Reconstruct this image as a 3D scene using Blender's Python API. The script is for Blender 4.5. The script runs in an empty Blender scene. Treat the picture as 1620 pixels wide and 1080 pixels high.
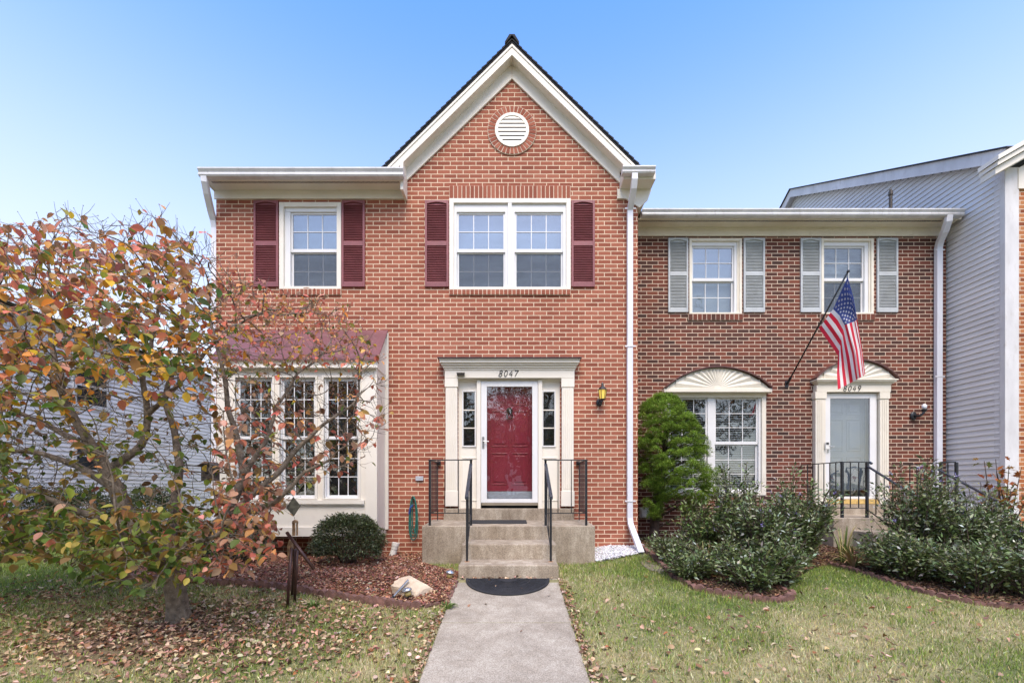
import bpy, math, random
import numpy as np
from mathutils import Vector, Matrix, kdtree
random.seed(7); rng = np.random.default_rng(7)
SC = bpy.context.scene; COL = SC.collection
PI = math.pi
F, D, H = 700.0, 7.0, 1.09          # focal length in photo pixels, camera to wall, camera height

def U(px, py, d):                   # a point at distance d in front of the camera
    return ((px-810)*d/F, d-D, H+(769-py)*d/F)

def sstep(a, b, x):
    t = np.clip((np.asarray(x, float)-a)/(b-a), 0, 1); return t*t*(3-2*t)

def vnoise(x, y, seed=0):
    x = np.asarray(x, float); y = np.asarray(y, float)
    xi = np.floor(x).astype(np.int64); yi = np.floor(y).astype(np.int64)
    fx = x-xi; fy = y-yi; fx = fx*fx*(3-2*fx); fy = fy*fy*(3-2*fy)
    def h(a, b):
        n = (a*374761393 + b*668265263 + seed*1442695041) & 0xffffffff
        n = ((n ^ (n >> 13))*1274126177) & 0xffffffff
        return ((n ^ (n >> 16)) & 0xffff)/65535.0
    return (h(xi, yi)*(1-fx)+h(xi+1, yi)*fx)*(1-fy)+(h(xi, yi+1)*(1-fx)+h(xi+1, yi+1)*fx)*fy

def G(x, y):                        # ground height
    x = np.asarray(x, float); y = np.asarray(y, float)
    z = 0.12*np.clip(y+1.77, -7.0, 0)
    z = z + 0.13*sstep(0.8, 1.6, x)*np.clip((y+1.77)/1.77, 0, 1)
    z = z + 0.022*(vnoise(x*1.3, y*1.3, 3)-0.5)*sstep(0.75, 1.6, np.abs(x+0.05))
    z = z + 0.05*np.exp(-((x+3.0)**2+(y+3.0)**2)/0.25)
    return z
def g(x, y): return float(G(x, y))
def UG(px, py):                     # pixel on the ground -> x, y
    d = 5.0
    for _ in range(40):
        x = (px-810)*d/F
        d = 0.5*d+0.5*(H-g(x, d-D))*F/(py-769)
    return ((px-810)*d/F, d-D)

# ------------------------------------------------------------------ mesh helpers
def rootloc(o):
    v = Vector((0, 0, 0))
    while o: v += o.location; o = o.parent
    return v

class MB:
    def __init__(s): s.v = []; s.f = []
    def add(s, vs, fs):
        n = len(s.v); s.v += [tuple(v) for v in vs]; s.f += [tuple(i+n for i in f) for f in fs]; return s
    def box(s, x0, x1, y0, y1, z0, z1):
        vs = [(x, y, z) for z in (z0, z1) for y in (y0, y1) for x in (x0, x1)]
        return s.add(vs, [(0, 2, 3, 1), (4, 5, 7, 6), (0, 1, 5, 4), (2, 6, 7, 3), (0, 4, 6, 2), (1, 3, 7, 5)])
    def prism_xz(s, poly, y0, y1):      # polygon in x,z extruded along y
        n = len(poly)
        a = sum(poly[i][0]*poly[(i+1) % n][1]-poly[(i+1) % n][0]*poly[i][1] for i in range(n))
        if a < 0: poly = poly[::-1]
        vs = [(x, y0, z) for x, z in poly]+[(x, y1, z) for x, z in poly]
        fs = [tuple(range(n)), tuple(range(2*n-1, n-1, -1))]
        fs += [(i+n, (i+1) % n+n, (i+1) % n, i) for i in range(n)]
        return s.add(vs, fs)
    def prism_yz(s, poly, x0, x1):
        n = len(poly)
        a = sum(poly[i][0]*poly[(i+1) % n][1]-poly[(i+1) % n][0]*poly[i][1] for i in range(n))
        if a < 0: poly = poly[::-1]
        vs = [(x1, y, z) for y, z in poly]+[(x0, y, z) for y, z in poly]
        fs = [tuple(range(n)), tuple(range(2*n-1, n-1, -1))]
        fs += [(i+n, (i+1) % n+n, (i+1) % n, i) for i in range(n)]
        return s.add(vs, fs)
    def prism_xy(s, poly, z0, z1):
        n = len(poly)
        a = sum(poly[i][0]*poly[(i+1) % n][1]-poly[(i+1) % n][0]*poly[i][1] for i in range(n))
        if a < 0: poly = poly[::-1]
        vs = [(x, y, z1) for x, y in poly]+[(x, y, z0) for x, y in poly]
        fs = [tuple(range(n)), tuple(range(2*n-1, n-1, -1))]
        fs += [(i+n, (i+1) % n+n, (i+1) % n, i) for i in range(n)]
        return s.add(vs, fs)
    def ring(s, o, i, y0, y1):          # rectangular ring: o, i = (x0,x1,z0,z1)
        s.box(o[0], i[0], y0, y1, o[2], o[3]); s.box(i[1], o[1], y0, y1, o[2], o[3])
        s.box(i[0], i[1], y0, y1, o[2], i[2]); s.box(i[0], i[1], y0, y1, i[3], o[3]); return s
    def obox(s, a, b, w, h, up=(0, 0, 1)):   # box beam from a to b
        a = Vector(a); b = Vector(b); t = (b-a).normalized(); r = t.cross(Vector(up)).normalized(); u = r.cross(t)
        vs = []
        for p in (a, b):
            for i, j in ((-1, -1), (1, -1), (1, 1), (-1, 1)): vs.append(p+r*(w/2*i)+u*(h/2*j))
        return s.add(vs, [(0, 1, 2, 3), (7, 6, 5, 4), (0, 4, 5, 1), (1, 5, 6, 2), (2, 6, 7, 3), (3, 7, 4, 0)])
    def tube(s, pts, r, n=6, cap=True):
        pts = [Vector(p) for p in pts]; m = len(pts)
        rs = r if hasattr(r, '__len__') else [r]*m
        t0 = (pts[1]-pts[0]).normalized()
        ref = Vector((0, 0, 1)) if abs(t0.z) < .9 else Vector((1, 0, 0))
        u = t0.cross(ref).normalized(); vs = []
        for i, p in enumerate(pts):
            t = (pts[min(i+1, m-1)]-pts[max(i-1, 0)])
            t = t.normalized() if t.length > 1e-9 else t0
            u = (u-t*u.dot(t)); u = u.normalized() if u.length > 1e-6 else t.orthogonal().normalized()
            w = t.cross(u)
            for k in range(n):
                a = 2*PI*k/n; vs.append(p+(u*math.cos(a)+w*math.sin(a))*rs[i])
        fs = [(i*n+k, i*n+(k+1) % n, (i+1)*n+(k+1) % n, (i+1)*n+k) for i in range(m-1) for k in range(n)]
        if cap: fs += [tuple(range(n-1, -1, -1)), tuple((m-1)*n+k for k in range(n))]
        return s.add(vs, fs)
    def lathe(s, c, prof, n=16):        # prof: (r, z)
        vs = [(c[0]+r*math.cos(2*PI*k/n), c[1]+r*math.sin(2*PI*k/n), c[2]+z) for r, z in prof for k in range(n)]
        m = len(prof)
        fs = [(i*n+k, i*n+(k+1) % n, (i+1)*n+(k+1) % n, (i+1)*n+k) for i in range(m-1) for k in range(n)]
        fs += [tuple(range(n-1, -1, -1)), tuple((m-1)*n+k for k in range(n))]
        return s.add(vs, fs)
    def sphere(s, c, r, nu=12, nv=8, sc=(1, 1, 1)):
        prof = [(max(1e-4, r*math.sin(PI*i/nv)), -r*math.cos(PI*i/nv)) for i in range(nv+1)]
        n0 = len(s.v); s.lathe((0, 0, 0), prof, nu)
        for i in range(n0, len(s.v)):
            v = s.v[i]; s.v[i] = (c[0]+v[0]*sc[0], c[1]+v[1]*sc[1], c[2]+v[2]*sc[2])
        return s
    def build(s, name, mat, parent=None, bevel=0, smooth=False):
        me = bpy.data.meshes.new(name); off = rootloc(parent)
        me.from_pydata([(v[0]-off.x, v[1]-off.y, v[2]-off.z) for v in s.v], [], s.f)
        o = bpy.data.objects.new(name, me); COL.objects.link(o)
        me.materials.append(mat); o.parent = parent
        if smooth: me.polygons.foreach_set('use_smooth', [True]*len(me.polygons))
        if bevel:
            b = o.modifiers.new('bevel', 'BEVEL'); b.width = bevel; b.segments = 2; b.limit_method = 'ANGLE'; b.angle_limit = 0.6
        return o

def tag(o, label, cat, group=None, kind=None):
    o['label'] = label; o['category'] = cat
    if group: o['group'] = group
    if kind: o['kind'] = kind
    return o
def thing(name, label, cat, loc=(0, 0, 0), group=None):
    o = bpy.data.objects.new(name, None); COL.objects.link(o); o.location = loc; o.empty_display_size = .1
    return tag(o, label, cat, group)
def struct(o): o['kind'] = 'structure'; return o

def scatter(name, tv, tf, pos, R, scl, col, mat, parent=None, smooth=False):
    """many small pieces as one mesh. tv (V,3) template, R (N,3,3), scl (N,3) or (N,), col (N,3)"""
    tv = np.asarray(tv, float); N = len(pos); V = len(tv)
    scl = np.asarray(scl, float)
    if scl.ndim == 1: scl = np.repeat(scl[:, None], 3, 1)
    loc = tv[None]*scl[:, None, :]
    w = np.einsum('nij,nvj->nvi', R, loc)+np.asarray(pos)[:, None, :]
    off = rootloc(parent); w = (w-np.array(off)).reshape(-1, 3)
    lens = [len(f) for f in tf]; idx = np.concatenate([np.array(f) for f in tf])
    me = bpy.data.meshes.new(name)
    me.vertices.add(N*V); me.vertices.foreach_set('co', w.astype(np.float32).ravel())
    li = (idx[None]+(np.arange(N)*V)[:, None]).ravel()
    me.loops.add(len(li)); me.loops.foreach_set('vertex_index', li.astype(np.int32))
    lt = np.tile(lens, N); ls = np.concatenate([[0], np.cumsum(lt)[:-1]])
    me.polygons.add(len(lt)); me.polygons.foreach_set('loop_start', ls.astype(np.int32)); me.polygons.foreach_set('loop_total', lt.astype(np.int32))
    if smooth: me.polygons.foreach_set('use_smooth', np.ones(len(lt), bool))
    me.update(calc_edges=True)
    a = me.color_attributes.new('Col', 'FLOAT_COLOR', 'POINT')
    c4 = np.ones((N, V, 4), np.float32); c4[:, :, :3] = np.asarray(col)[:, None, :]
    a.data.foreach_set('color', c4.ravel())
    me.materials.append(mat)
    o = bpy.data.objects.new(name, me); COL.objects.link(o); o.parent = parent
    return o

def rotm(yaw, tilt, roll):           # z-yaw * x-tilt * y-roll
    cy, sy, ct, st, cr, sr = np.cos(yaw), np.sin(yaw), np.cos(tilt), np.sin(tilt), np.cos(roll), np.sin(roll)
    N = len(cy); z = np.zeros(N); o = np.ones(N)
    A = np.stack([np.stack([cy, -sy, z], 1), np.stack([sy, cy, z], 1), np.stack([z, z, o], 1)], 1)
    B = np.stack([np.stack([o, z, z], 1), np.stack([z, ct, -st], 1), np.stack([z, st, ct], 1)], 1)
    C = np.stack([np.stack([cr, z, sr], 1), np.stack([z, o, z], 1), np.stack([-sr, z, cr], 1)], 1)
    return A@B@C
def rnd(a, b, n): return rng.uniform(a, b, n)
LEAF_V = [(0, 0, 0), (.26, .22, .06), (.33, .5, .07), (.2, .8, .03), (0, 1, -.06), (-.2, .8, .03), (-.33, .5, .07), (-.26, .22, .06), (0, .5, -.01)]
LEAF_F = [(0, 1, 2, 8), (8, 2, 3, 4), (0, 8, 6, 7), (8, 4, 5, 6)]
LEAFS_V = [(0, 0, 0), (.22, .4, .05), (0, 1, -.03), (-.22, .4, .05)]
LEAFS_F = [(0, 1, 2), (0, 2, 3)]
def pal(cols, n, w=None, jit=.18):
    cols = np.array(cols, float); w = None if w is None else np.array(w, float)/sum(w)
    c = cols[rng.choice(len(cols), n, p=w)]
    return np.clip(c*(1+rng.normal(0, jit, (n, 1)))*(1+rng.normal(0, jit*.4, (n, 3))), .004, .95)

# ------------------------------------------------------------------ materials
def newmat(name):
    m = bpy.data.materials.new(name); m.use_nodes = True; nt = m.node_tree
    b = nt.nodes['Principled BSDF']; return m, nt, b
def N_(nt, t, **kw):
    n = nt.nodes.new(t)
    for k, v in kw.items(): setattr(n, k, v)
    return n
def paint(name, c, rough=.55, var=.06, scale=6, bump=.1, bscale=60, dirt=None, metallic=0, stretch=None, spec=.5):
    m, nt, b = newmat(name); L = nt.links
    pos = N_(nt, 'ShaderNodeNewGeometry').outputs['Position']
    if stretch:
        mp = N_(nt, 'ShaderNodeMapping'); mp.inputs['Scale'].default_value = stretch; L.new(pos, mp.inputs[0]); pos = mp.outputs[0]
    n = N_(nt, 'ShaderNodeTexNoise'); n.inputs['Scale'].default_value = scale; n.inputs['Detail'].default_value = 6
    L.new(pos, n.inputs['Vector'])
    r = N_(nt, 'ShaderNodeValToRGB'); L.new(n.outputs['Fac'], r.inputs[0])
    r.color_ramp.elements[0].position = .3; r.color_ramp.elements[1].position = .7
    r.color_ramp.elements[0].color = tuple(max(0, x*(1-var*2)) for x in c)+(1,); r.color_ramp.elements[1].color = tuple(min(1, x*(1+var)) for x in c)+(1,)
    out = r.outputs[0]
    if dirt:
        n2 = N_(nt, 'ShaderNodeTexNoise'); n2.inputs['Scale'].default_value = scale*3.1; n2.inputs['Detail'].default_value = 8; n2.inputs['Roughness'].default_value = .7
        L.new(pos, n2.inputs['Vector'])
        r2 = N_(nt, 'ShaderNodeValToRGB'); r2.color_ramp.elements[0].position = .54; r2.color_ramp.elements[1].position = .78
        L.new(n2.outputs['Fac'], r2.inputs[0])
        mx = N_(nt, 'ShaderNodeMix', data_type='RGBA'); L.new(r2.outputs[0], mx.inputs[0]); L.new(out, mx.inputs[6]); mx.inputs[7].default_value = tuple(dirt)+(1,)
        out = mx.outputs[2]
    L.new(out, b.inputs['Base Color']); b.inputs['Roughness'].default_value = rough; b.inputs['Metallic'].default_value = metallic
    b.inputs['Specular IOR Level'].default_value = spec
    if bump:
        n3 = N_(nt, 'ShaderNodeTexNoise'); n3.inputs['Scale'].default_value = bscale; n3.inputs['Detail'].default_value = 5; L.new(pos, n3.inputs['Vector'])
        bp = N_(nt, 'ShaderNodeBump'); bp.inputs['Strength'].default_value = bump; bp.inputs['Distance'].default_value = .01
        L.new(n3.outputs['Fac'], bp.inputs['Height']); L.new(bp.outputs[0], b.inputs['Normal'])
    return m

def concrete(name, c, lo, speck=.35, streak=.5):
    m, nt, b = newmat(name); L = nt.links; pos = N_(nt, 'ShaderNodeNewGeometry').outputs['Position']
    def noise(sc, det, rough=.55, st=None):
        p = pos
        if st: mp = N_(nt, 'ShaderNodeMapping'); mp.inputs['Scale'].default_value = st; L.new(pos, mp.inputs[0]); p = mp.outputs[0]
        n = N_(nt, 'ShaderNodeTexNoise'); n.inputs['Scale'].default_value = sc; n.inputs['Detail'].default_value = det; n.inputs['Roughness'].default_value = rough; L.new(p, n.inputs['Vector']); return n.outputs['Fac']
    def ramp(f, a, b_, ca, cb):
        r = N_(nt, 'ShaderNodeValToRGB'); r.color_ramp.elements[0].position = a; r.color_ramp.elements[1].position = b_; r.color_ramp.elements[0].color = ca; r.color_ramp.elements[1].color = cb; L.new(f, r.inputs[0]); return r.outputs[0]
    def mul(x, y, f):
        mx = N_(nt, 'ShaderNodeMix', data_type='RGBA'); mx.blend_type = 'MULTIPLY'; mx.inputs[0].default_value = f; L.new(x, mx.inputs[6]); L.new(y, mx.inputs[7]); return mx.outputs[2]
    base = ramp(noise(2.2, 9, .68), .38, .66, tuple(lo)+(1,), tuple(c)+(1,))
    g1 = (1, 1, 1, 1); out = mul(base, ramp(noise(110, 3), .38, .62, (.5, .48, .46, 1), (1.15, 1.15, 1.15, 1)), speck)
    out = mul(out, ramp(noise(9, 6, .7, (1, 1, .22)), .42, .62, (.55, .5, .45, 1), g1), streak)
    L.new(out, b.inputs['Base Color']); b.inputs['Roughness'].default_value = .92; b.inputs['Specular IOR Level'].default_value = .2
    bp = N_(nt, 'ShaderNodeBump'); bp.inputs['Strength'].default_value = .5; bp.inputs['Distance'].default_value = .006; L.new(noise(85, 6, .7), bp.inputs['Height']); L.new(bp.outputs[0], b.inputs['Normal'])
    return m

def brickmat(name, ramp, mortar, msz=.0062, off=(0, 0), patch=.12):
    m, nt, b = newmat(name); L = nt.links
    ge = N_(nt, 'ShaderNodeNewGeometry'); sp = N_(nt, 'ShaderNodeSeparateXYZ'); L.new(ge.outputs['Position'], sp.inputs[0])
    sn = N_(nt, 'ShaderNodeSeparateXYZ'); L.new(ge.outputs['Normal'], sn.inputs[0])
    ab = N_(nt, 'ShaderNodeMath', operation='ABSOLUTE'); L.new(sn.outputs[0], ab.inputs[0])
    gt = N_(nt, 'ShaderNodeMath', operation='GREATER_THAN'); L.new(ab.outputs[0], gt.inputs[0]); gt.inputs[1].default_value = .6
    mx = N_(nt, 'ShaderNodeMix', data_type='FLOAT'); L.new(gt.outputs[0], mx.inputs[0]); L.new(sp.outputs[0], mx.inputs[2]); L.new(sp.outputs[1], mx.inputs[3])
    cb = N_(nt, 'ShaderNodeCombineXYZ'); L.new(mx.outputs[0], cb.inputs[0]); L.new(sp.outputs[2], cb.inputs[1])
    # slight waviness of the courses
    wn = N_(nt, 'ShaderNodeTexNoise'); wn.inputs['Scale'].default_value = 14; L.new(cb.outputs[0], wn.inputs['Vector'])
    ws = N_(nt, 'ShaderNodeVectorMath', operation='SCALE'); ws.inputs['Scale'].default_value = .0035
    sb = N_(nt, 'ShaderNodeVectorMath', operation='SUBTRACT'); sb.inputs[1].default_value = (.5, .5, .5)
    L.new(wn.outputs['Color'], sb.inputs[0]); L.new(sb.outputs[0], ws.inputs[0])
    ad = N_(nt, 'ShaderNodeVectorMath', operation='ADD'); L.new(cb.outputs[0], ad.inputs[0]); L.new(ws.outputs[0], ad.inputs[1])
    ad2 = N_(nt, 'ShaderNodeVectorMath', operation='ADD'); L.new(ad.outputs[0], ad2.inputs[0]); ad2.inputs[1].default_value = (40.6+off[0], 13.54+off[1], 0)
    br = N_(nt, 'ShaderNodeTexBrick'); L.new(ad2.outputs[0], br.inputs['Vector'])
    br.inputs['Scale'].default_value = 1; br.inputs['Brick Width'].default_value = .2032; br.inputs['Row Height'].default_value = .0677
    br.inputs['Mortar Size'].default_value = msz; br.inputs['Mortar Smooth'].default_value = .15
    br.inputs['Color1'].default_value = (0, 0, 0, 1); br.inputs['Color2'].default_value = (1, 1, 1, 1); br.inputs['Mortar'].default_value = (.5, .5, .5, 1)
    cr = N_(nt, 'ShaderNodeValToRGB'); L.new(br.outputs['Color'], cr.inputs[0]); e = cr.color_ramp.elements
    for i, (p, c) in enumerate(ramp):
        el = e[i] if i < 2 else e.new(p)
        el.position = p; el.color = tuple(c)+(1,)
    n = N_(nt, 'ShaderNodeTexNoise'); n.inputs['Scale'].default_value = 90; n.inputs['Detail'].default_value = 4; L.new(ge.outputs['Position'], n.inputs['Vector'])
    n2 = N_(nt, 'ShaderNodeTexNoise'); n2.inputs['Scale'].default_value = 1.1; n2.inputs['Detail'].default_value = 5; L.new(ge.outputs['Position'], n2.inputs['Vector'])
    a1 = N_(nt, 'ShaderNodeMath', operation='MULTIPLY_ADD'); L.new(n.outputs['Fac'], a1.inputs[0]); a1.inputs[1].default_value = .7; a1.inputs[2].default_value = .65
    a2 = N_(nt, 'ShaderNodeMath', operation='MULTIPLY_ADD'); L.new(n2.outputs['Fac'], a2.inputs[0]); a2.inputs[1].default_value = patch*4; a2.inputs[2].default_value = 1-patch*2
    a3 = N_(nt, 'ShaderNodeMath', operation='MULTIPLY'); L.new(a1.outputs[0], a3.inputs[0]); L.new(a2.outputs[0], a3.inputs[1])
    sc = N_(nt, 'ShaderNodeVectorMath', operation='SCALE'); L.new(cr.outputs[0], sc.inputs[0]); L.new(a3.outputs[0], sc.inputs['Scale'])
    ms = N_(nt, 'ShaderNodeVectorMath', operation='SCALE'); ms.inputs[0].default_value = mortar; L.new(a3.outputs[0], ms.inputs['Scale'])
    mm = N_(nt, 'ShaderNodeMix', data_type='RGBA'); L.new(br.outputs['Fac'], mm.inputs[0]); L.new(sc.outputs[0], mm.inputs[6]); L.new(ms.outputs[0], mm.inputs[7])
    L.new(mm.outputs[2], b.inputs['Base Color']); b.inputs['Roughness'].default_value = .9; b.inputs['Specular IOR Level'].default_value = .2
    h = N_(nt, 'ShaderNodeMath', operation='MULTIPLY_ADD'); L.new(br.outputs['Fac'], h.inputs[0]); h.inputs[1].default_value = -1.0
    L.new(n.outputs['Fac'], h.inputs[2])
    bp = N_(nt, 'ShaderNodeBump'); bp.inputs['Strength'].default_value = .55; bp.inputs['Distance'].default_value = .005
    L.new(h.outputs[0], bp.inputs['Height']); L.new(bp.outputs[0], b.inputs['Normal'])
    return m
def brickisland(name, ramp):          # single modelled bricks, each with its own shade
    m, nt, b = newmat(name); L = nt.links
    ge = N_(nt, 'ShaderNodeNewGeometry'); cr = N_(nt, 'ShaderNodeValToRGB'); L.new(ge.outputs['Random Per Island'], cr.inputs[0]); e = cr.color_ramp.elements
    for i, (p, c) in enumerate(ramp):
        el = e[i] if i < 2 else e.new(p)
        el.position = p; el.color = tuple(c)+(1,)
    n = N_(nt, 'ShaderNodeTexNoise'); n.inputs['Scale'].default_value = 90; n.inputs['Detail'].default_value = 4; L.new(ge.outputs['Position'], n.inputs['Vector'])
    a1 = N_(nt, 'ShaderNodeMath', operation='MULTIPLY_ADD'); L.new(n.outputs['Fac'], a1.inputs[0]); a1.inputs[1].default_value = .7; a1.inputs[2].default_value = .65
    sc = N_(nt, 'ShaderNodeVectorMath', operation='SCALE'); L.new(cr.outputs[0], sc.inputs[0]); L.new(a1.outputs[0], sc.inputs['Scale'])
    L.new(sc.outputs[0], b.inputs['Base Color']); b.inputs['Roughness'].default_value = .9; b.inputs['Specular IOR Level'].default_value = .2
    return m
def leafmat(name, trans=.3, rough=.5, spec=.3):
    m, nt, b = newmat(name); L = nt.links
    at = N_(nt, 'ShaderNodeAttribute', attribute_name='Col')
    L.new(at.outputs['Color'], b.inputs['Base Color']); b.inputs['Roughness'].default_value = rough; b.inputs['Specular IOR Level'].default_value = spec
    if trans:
        t = N_(nt, 'ShaderNodeBsdfTranslucent'); L.new(at.outputs['Color'], t.inputs[0])
        mx = N_(nt, 'ShaderNodeMixShader'); mx.inputs[0].default_value = trans
        L.new(b.outputs[0], mx.inputs[1]); L.new(t.outputs[0], mx.inputs[2]); L.new(mx.outputs[0], nt.nodes['Material Output'].inputs[0])
    return m
def glassmat(name, refl, tint=(1, 1, 1), rough=.01, wav=.0):
    m, nt, b = newmat(name); L = nt.links; nt.nodes.remove(b)
    gl = N_(nt, 'ShaderNodeBsdfGlossy'); gl.inputs['Roughness'].default_value = rough; gl.inputs['Color'].default_value = (.95, .92, .88, 1)
    tr = N_(nt, 'ShaderNodeBsdfTransparent'); tr.inputs[0].default_value = tuple(tint)+(1,)
    mx = N_(nt, 'ShaderNodeMixShader'); mx.inputs[0].default_value = refl
    L.new(tr.outputs[0], mx.inputs[1]); L.new(gl.outputs[0], mx.inputs[2]); L.new(mx.outputs[0], nt.nodes['Material Output'].inputs[0])
    if wav:
        n = N_(nt, 'ShaderNodeTexNoise'); n.inputs['Scale'].default_value = 2.5; L.new(N_(nt, 'ShaderNodeNewGeometry').outputs['Position'], n.inputs['Vector'])
        bp = N_(nt, 'ShaderNodeBump'); bp.inputs['Strength'].default_value = wav; bp.inputs['Distance'].default_value = .02
        L.new(n.outputs['Fac'], bp.inputs['Height']); L.new(bp.outputs[0], gl.inputs['Normal'])
    return m

RED = [(0, (.235, .075, .048)), (1, (.37, .14, .09)), (.35, (.29, .096, .06)), (.8, (.33, .115, .072))]
DRK = [(0, (.062, .036, .030)), (1, (.19, .066, .042)), (.3, (.105, .043, .032)), (.6, (.14, .050, .035)), (.85, (.165, .055, .037))]
ORG = [(0, (.20, .06, .03)), (1, (.46, .22, .10)), (.4, (.38, .13, .05)), (.7, (.42, .17, .07))]
M = {}
M['brick'] = brickmat('main_brick', RED, (.72, .57, .41), .0058)
M['brick2'] = brickmat('dark_brick', DRK, (.64, .50, .385), .0056, (.07, .03), .1)
M['brick3'] = brickmat('orange_brick', ORG, (.70, .58, .44), .0058, (.03, .01))
M['bi'] = brickisland('brick_pieces', RED); M['bi2'] = brickisland('dark_brick_pieces', DRK)
M['mortar'] = paint('mortar', (.70, .56, .44), .95, .08, 20, .4, 150, spec=.1)
M['mortar2'] = paint('mortar_grey', (.60, .47, .38), .95, .08, 20, .4, 150, spec=.1)
M['cream'] = paint('cream_trim', (.77, .725, .635), .5, .03, 2.5, .06, 80, dirt=(.72, .665, .57))
M['cream2'] = paint('cream_trim_old', (.76, .71, .60), .55, .04, 3, .08, 70, dirt=(.64, .58, .46))
M['white'] = paint('white_vinyl', (.73, .73, .725), .35, .03, 3, .02, 60)
M['gutter'] = paint('gutter_white', (.70, .70, .72), .35, .08, 5, .04, 60, dirt=(.46, .44, .42), stretch=(1, 1, .3))
M['gutter2'] = paint('downspout_white', (.74, .75, .80), .35, .05, 4, .03, 60, dirt=(.60, .60, .62), stretch=(1, 1, .2))
M['maroon'] = paint('maroon_shutter', (.235, .07, .078), .5, .1, 6, .06, 60, dirt=(.25, .10, .105))
M['grey_sh'] = paint('grey_shutter', (.47, .50, .51), .5, .06, 6, .06, 60, dirt=(.33, .36, .38))
M['roof'] = paint('dark_shingle', (.028, .03, .035), .9, .3, 12, .6, 120)
M['roof2'] = paint('grey_shingle', (.09, .085, .08), .9, .3, 12, .6, 120)
M['copper'] = paint('maroon_metal_roof', (.17, .065, .07), .45, .12, 4, .05, 30, dirt=(.24, .13, .13))
M['cap'] = paint('dark_metal_cap', (.075, .045, .05), .4, .2, 6, .05, 40)
M['siding'] = paint('pale_siding', (.70, .69, .68), .5, .05, 2, .05, 90, dirt=(.62, .61, .60), stretch=(.4, .4, 1))
M['siding_w'] = paint('white_siding', (.84, .83, .82), .5, .04, 2, .05, 90)
M['board'] = paint('weathered_white_board', (.66, .65, .65), .6, .08, 4, .1, 50, dirt=(.50, .47, .44), stretch=(1, 1, .4))
M['conc'] = concrete('step_concrete', (.56, .49, .39), (.36, .305, .235), .65, .6)
M['walk'] = concrete('walk_concrete', (.50, .455, .375), (.36, .32, .26), .7, .35)
M['black'] = paint('black_iron', (.018, .02, .024), .38, .2, 30, .05, 100)
M['blackrail'] = paint('dark_blue_black_handrail', (.035, .042, .058), .35, .2, 30, .05, 100)
M['mat'] = paint('black_rubber', (.02, .022, .027), .75, .3, 30, .4, 200)
M['curtain'] = paint('white_shade', (.40, .46, .52), .9, .12, 3, .1, 20, stretch=(.5, 1, 2))
M['curtain_d'] = paint('dim_shade', (.40, .43, .47), .9, .5, 3.5, .1, 20, stretch=(.6, 1, 2.4))
M['room'] = paint('dim_room', (.035, .038, .04), .9, .5, 2.5, .0)
m, nt, b = newmat('insect_screen'); M['screen'] = m; nt.nodes.remove(b)
df = N_(nt, 'ShaderNodeBsdfDiffuse'); df.inputs[0].default_value = (.15, .18, .225, 1); tr_ = N_(nt, 'ShaderNodeBsdfTransparent'); mx_ = N_(nt, 'ShaderNodeMixShader'); mx_.inputs[0].default_value = .38
nt.links.new(tr_.outputs[0], mx_.inputs[1]); nt.links.new(df.outputs[0], mx_.inputs[2]); nt.links.new(mx_.outputs[0], nt.nodes['Material Output'].inputs[0])
M['glass'] = glassmat('window_glass', .22, (.75, .8, .84), .01, .12)
M['glass_d'] = glassmat('window_glass_low', .13, (.8, .83, .84), .015, .3)
M['glass_s'] = glassmat('storm_glass', .125, (.96, .97, .97), .01, .5)
M['door_r'] = paint('red_door_paint', (.30, .032, .052), .3, .06, 4, .03, 60)
M['door_g'] = paint('grey_blue_door_paint', (.12, .15, .19), .35, .06, 4, .03, 60)
M['steel'] = paint('brushed_nickel', (.45, .44, .42), .35, .1, 20, .03, 80, metallic=.9)
M['bronze'] = paint('dark_bronze', (.09, .075, .06), .4, .3, 40, .1, 100, metallic=.6)
M['number'] = paint('iron_numerals', (.02, .018, .016), .5, .1, 10, 0)
M['yellow'] = paint('wood_threshold', (.62, .42, .14), .6, .15, 20, .05, 80)
M['bark'] = paint('dogwood_bark', (.19, .15, .11), .9, .3, 16, .9, 70, dirt=(.32, .285, .24))
M['bark2'] = paint('brown_bark', (.09, .06, .045), .9, .3, 16, .8, 70)
M['leaf'] = leafmat('leaves', .42); M['leafd'] = leafmat('shrub_leaves', .12, .45, .45); M['dry'] = leafmat('dry_leaves', .1, .8, .1)
M['grassm'] = leafmat('grass_blades', .3, .6, .15); M['chip'] = leafmat('chips', 0, .9, .1); M['needle'] = leafmat('needles', .2, .6, .2)
M['edge'] = paint('scalloped_edging', (.20, .105, .085), .95, .25, 14, .6, 120, dirt=(.10, .065, .05))
M['rock'] = paint('pale_rock', (.60, .49, .36), .85, .15, 7, .7, 40, dirt=(.36, .27, .17))
M['slate'] = paint('flat_stone', (.19, .17, .16), .9, .2, 7, .5, 60)
M['mulch'] = paint('mulch_base', (.16, .085, .055), .95, .4, 30, .9, 90, dirt=(.05, .025, .018))
M['tubebrown'] = paint('brown_metal_tube', (.085, .042, .036), .35, .15, 20, .05, 100, metallic=.3)
M['wood'] = paint('weathered_wood', (.30, .19, .10), .85, .3, 25, .4, 80, dirt=(.10, .07, .05))
M['greywood'] = paint('grey_weathered_wood', (.16, .14, .12), .85, .3, 25, .4, 80)
M['hose'] = paint('green_hose', (.02, .16, .13), .4, .1, 10, 0)
M['blue'] = paint('blue_plastic', (.03, .08, .28), .4, .1, 10, 0)
M['pvc'] = paint('white_pvc', (.74, .73, .68), .4, .06, 10, .03)
M['silver'] = paint('silver_cap', (.6, .6, .6), .25, .1, 20, 0, metallic=.9)
M['amber_clear'] = paint('amber_plastic', (.5, .4, .15), .2, .1, 20, 0)
M['asphalt'] = paint('asphalt', (.05, .05, .052), .95, .15, 3, .4, 200)
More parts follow.
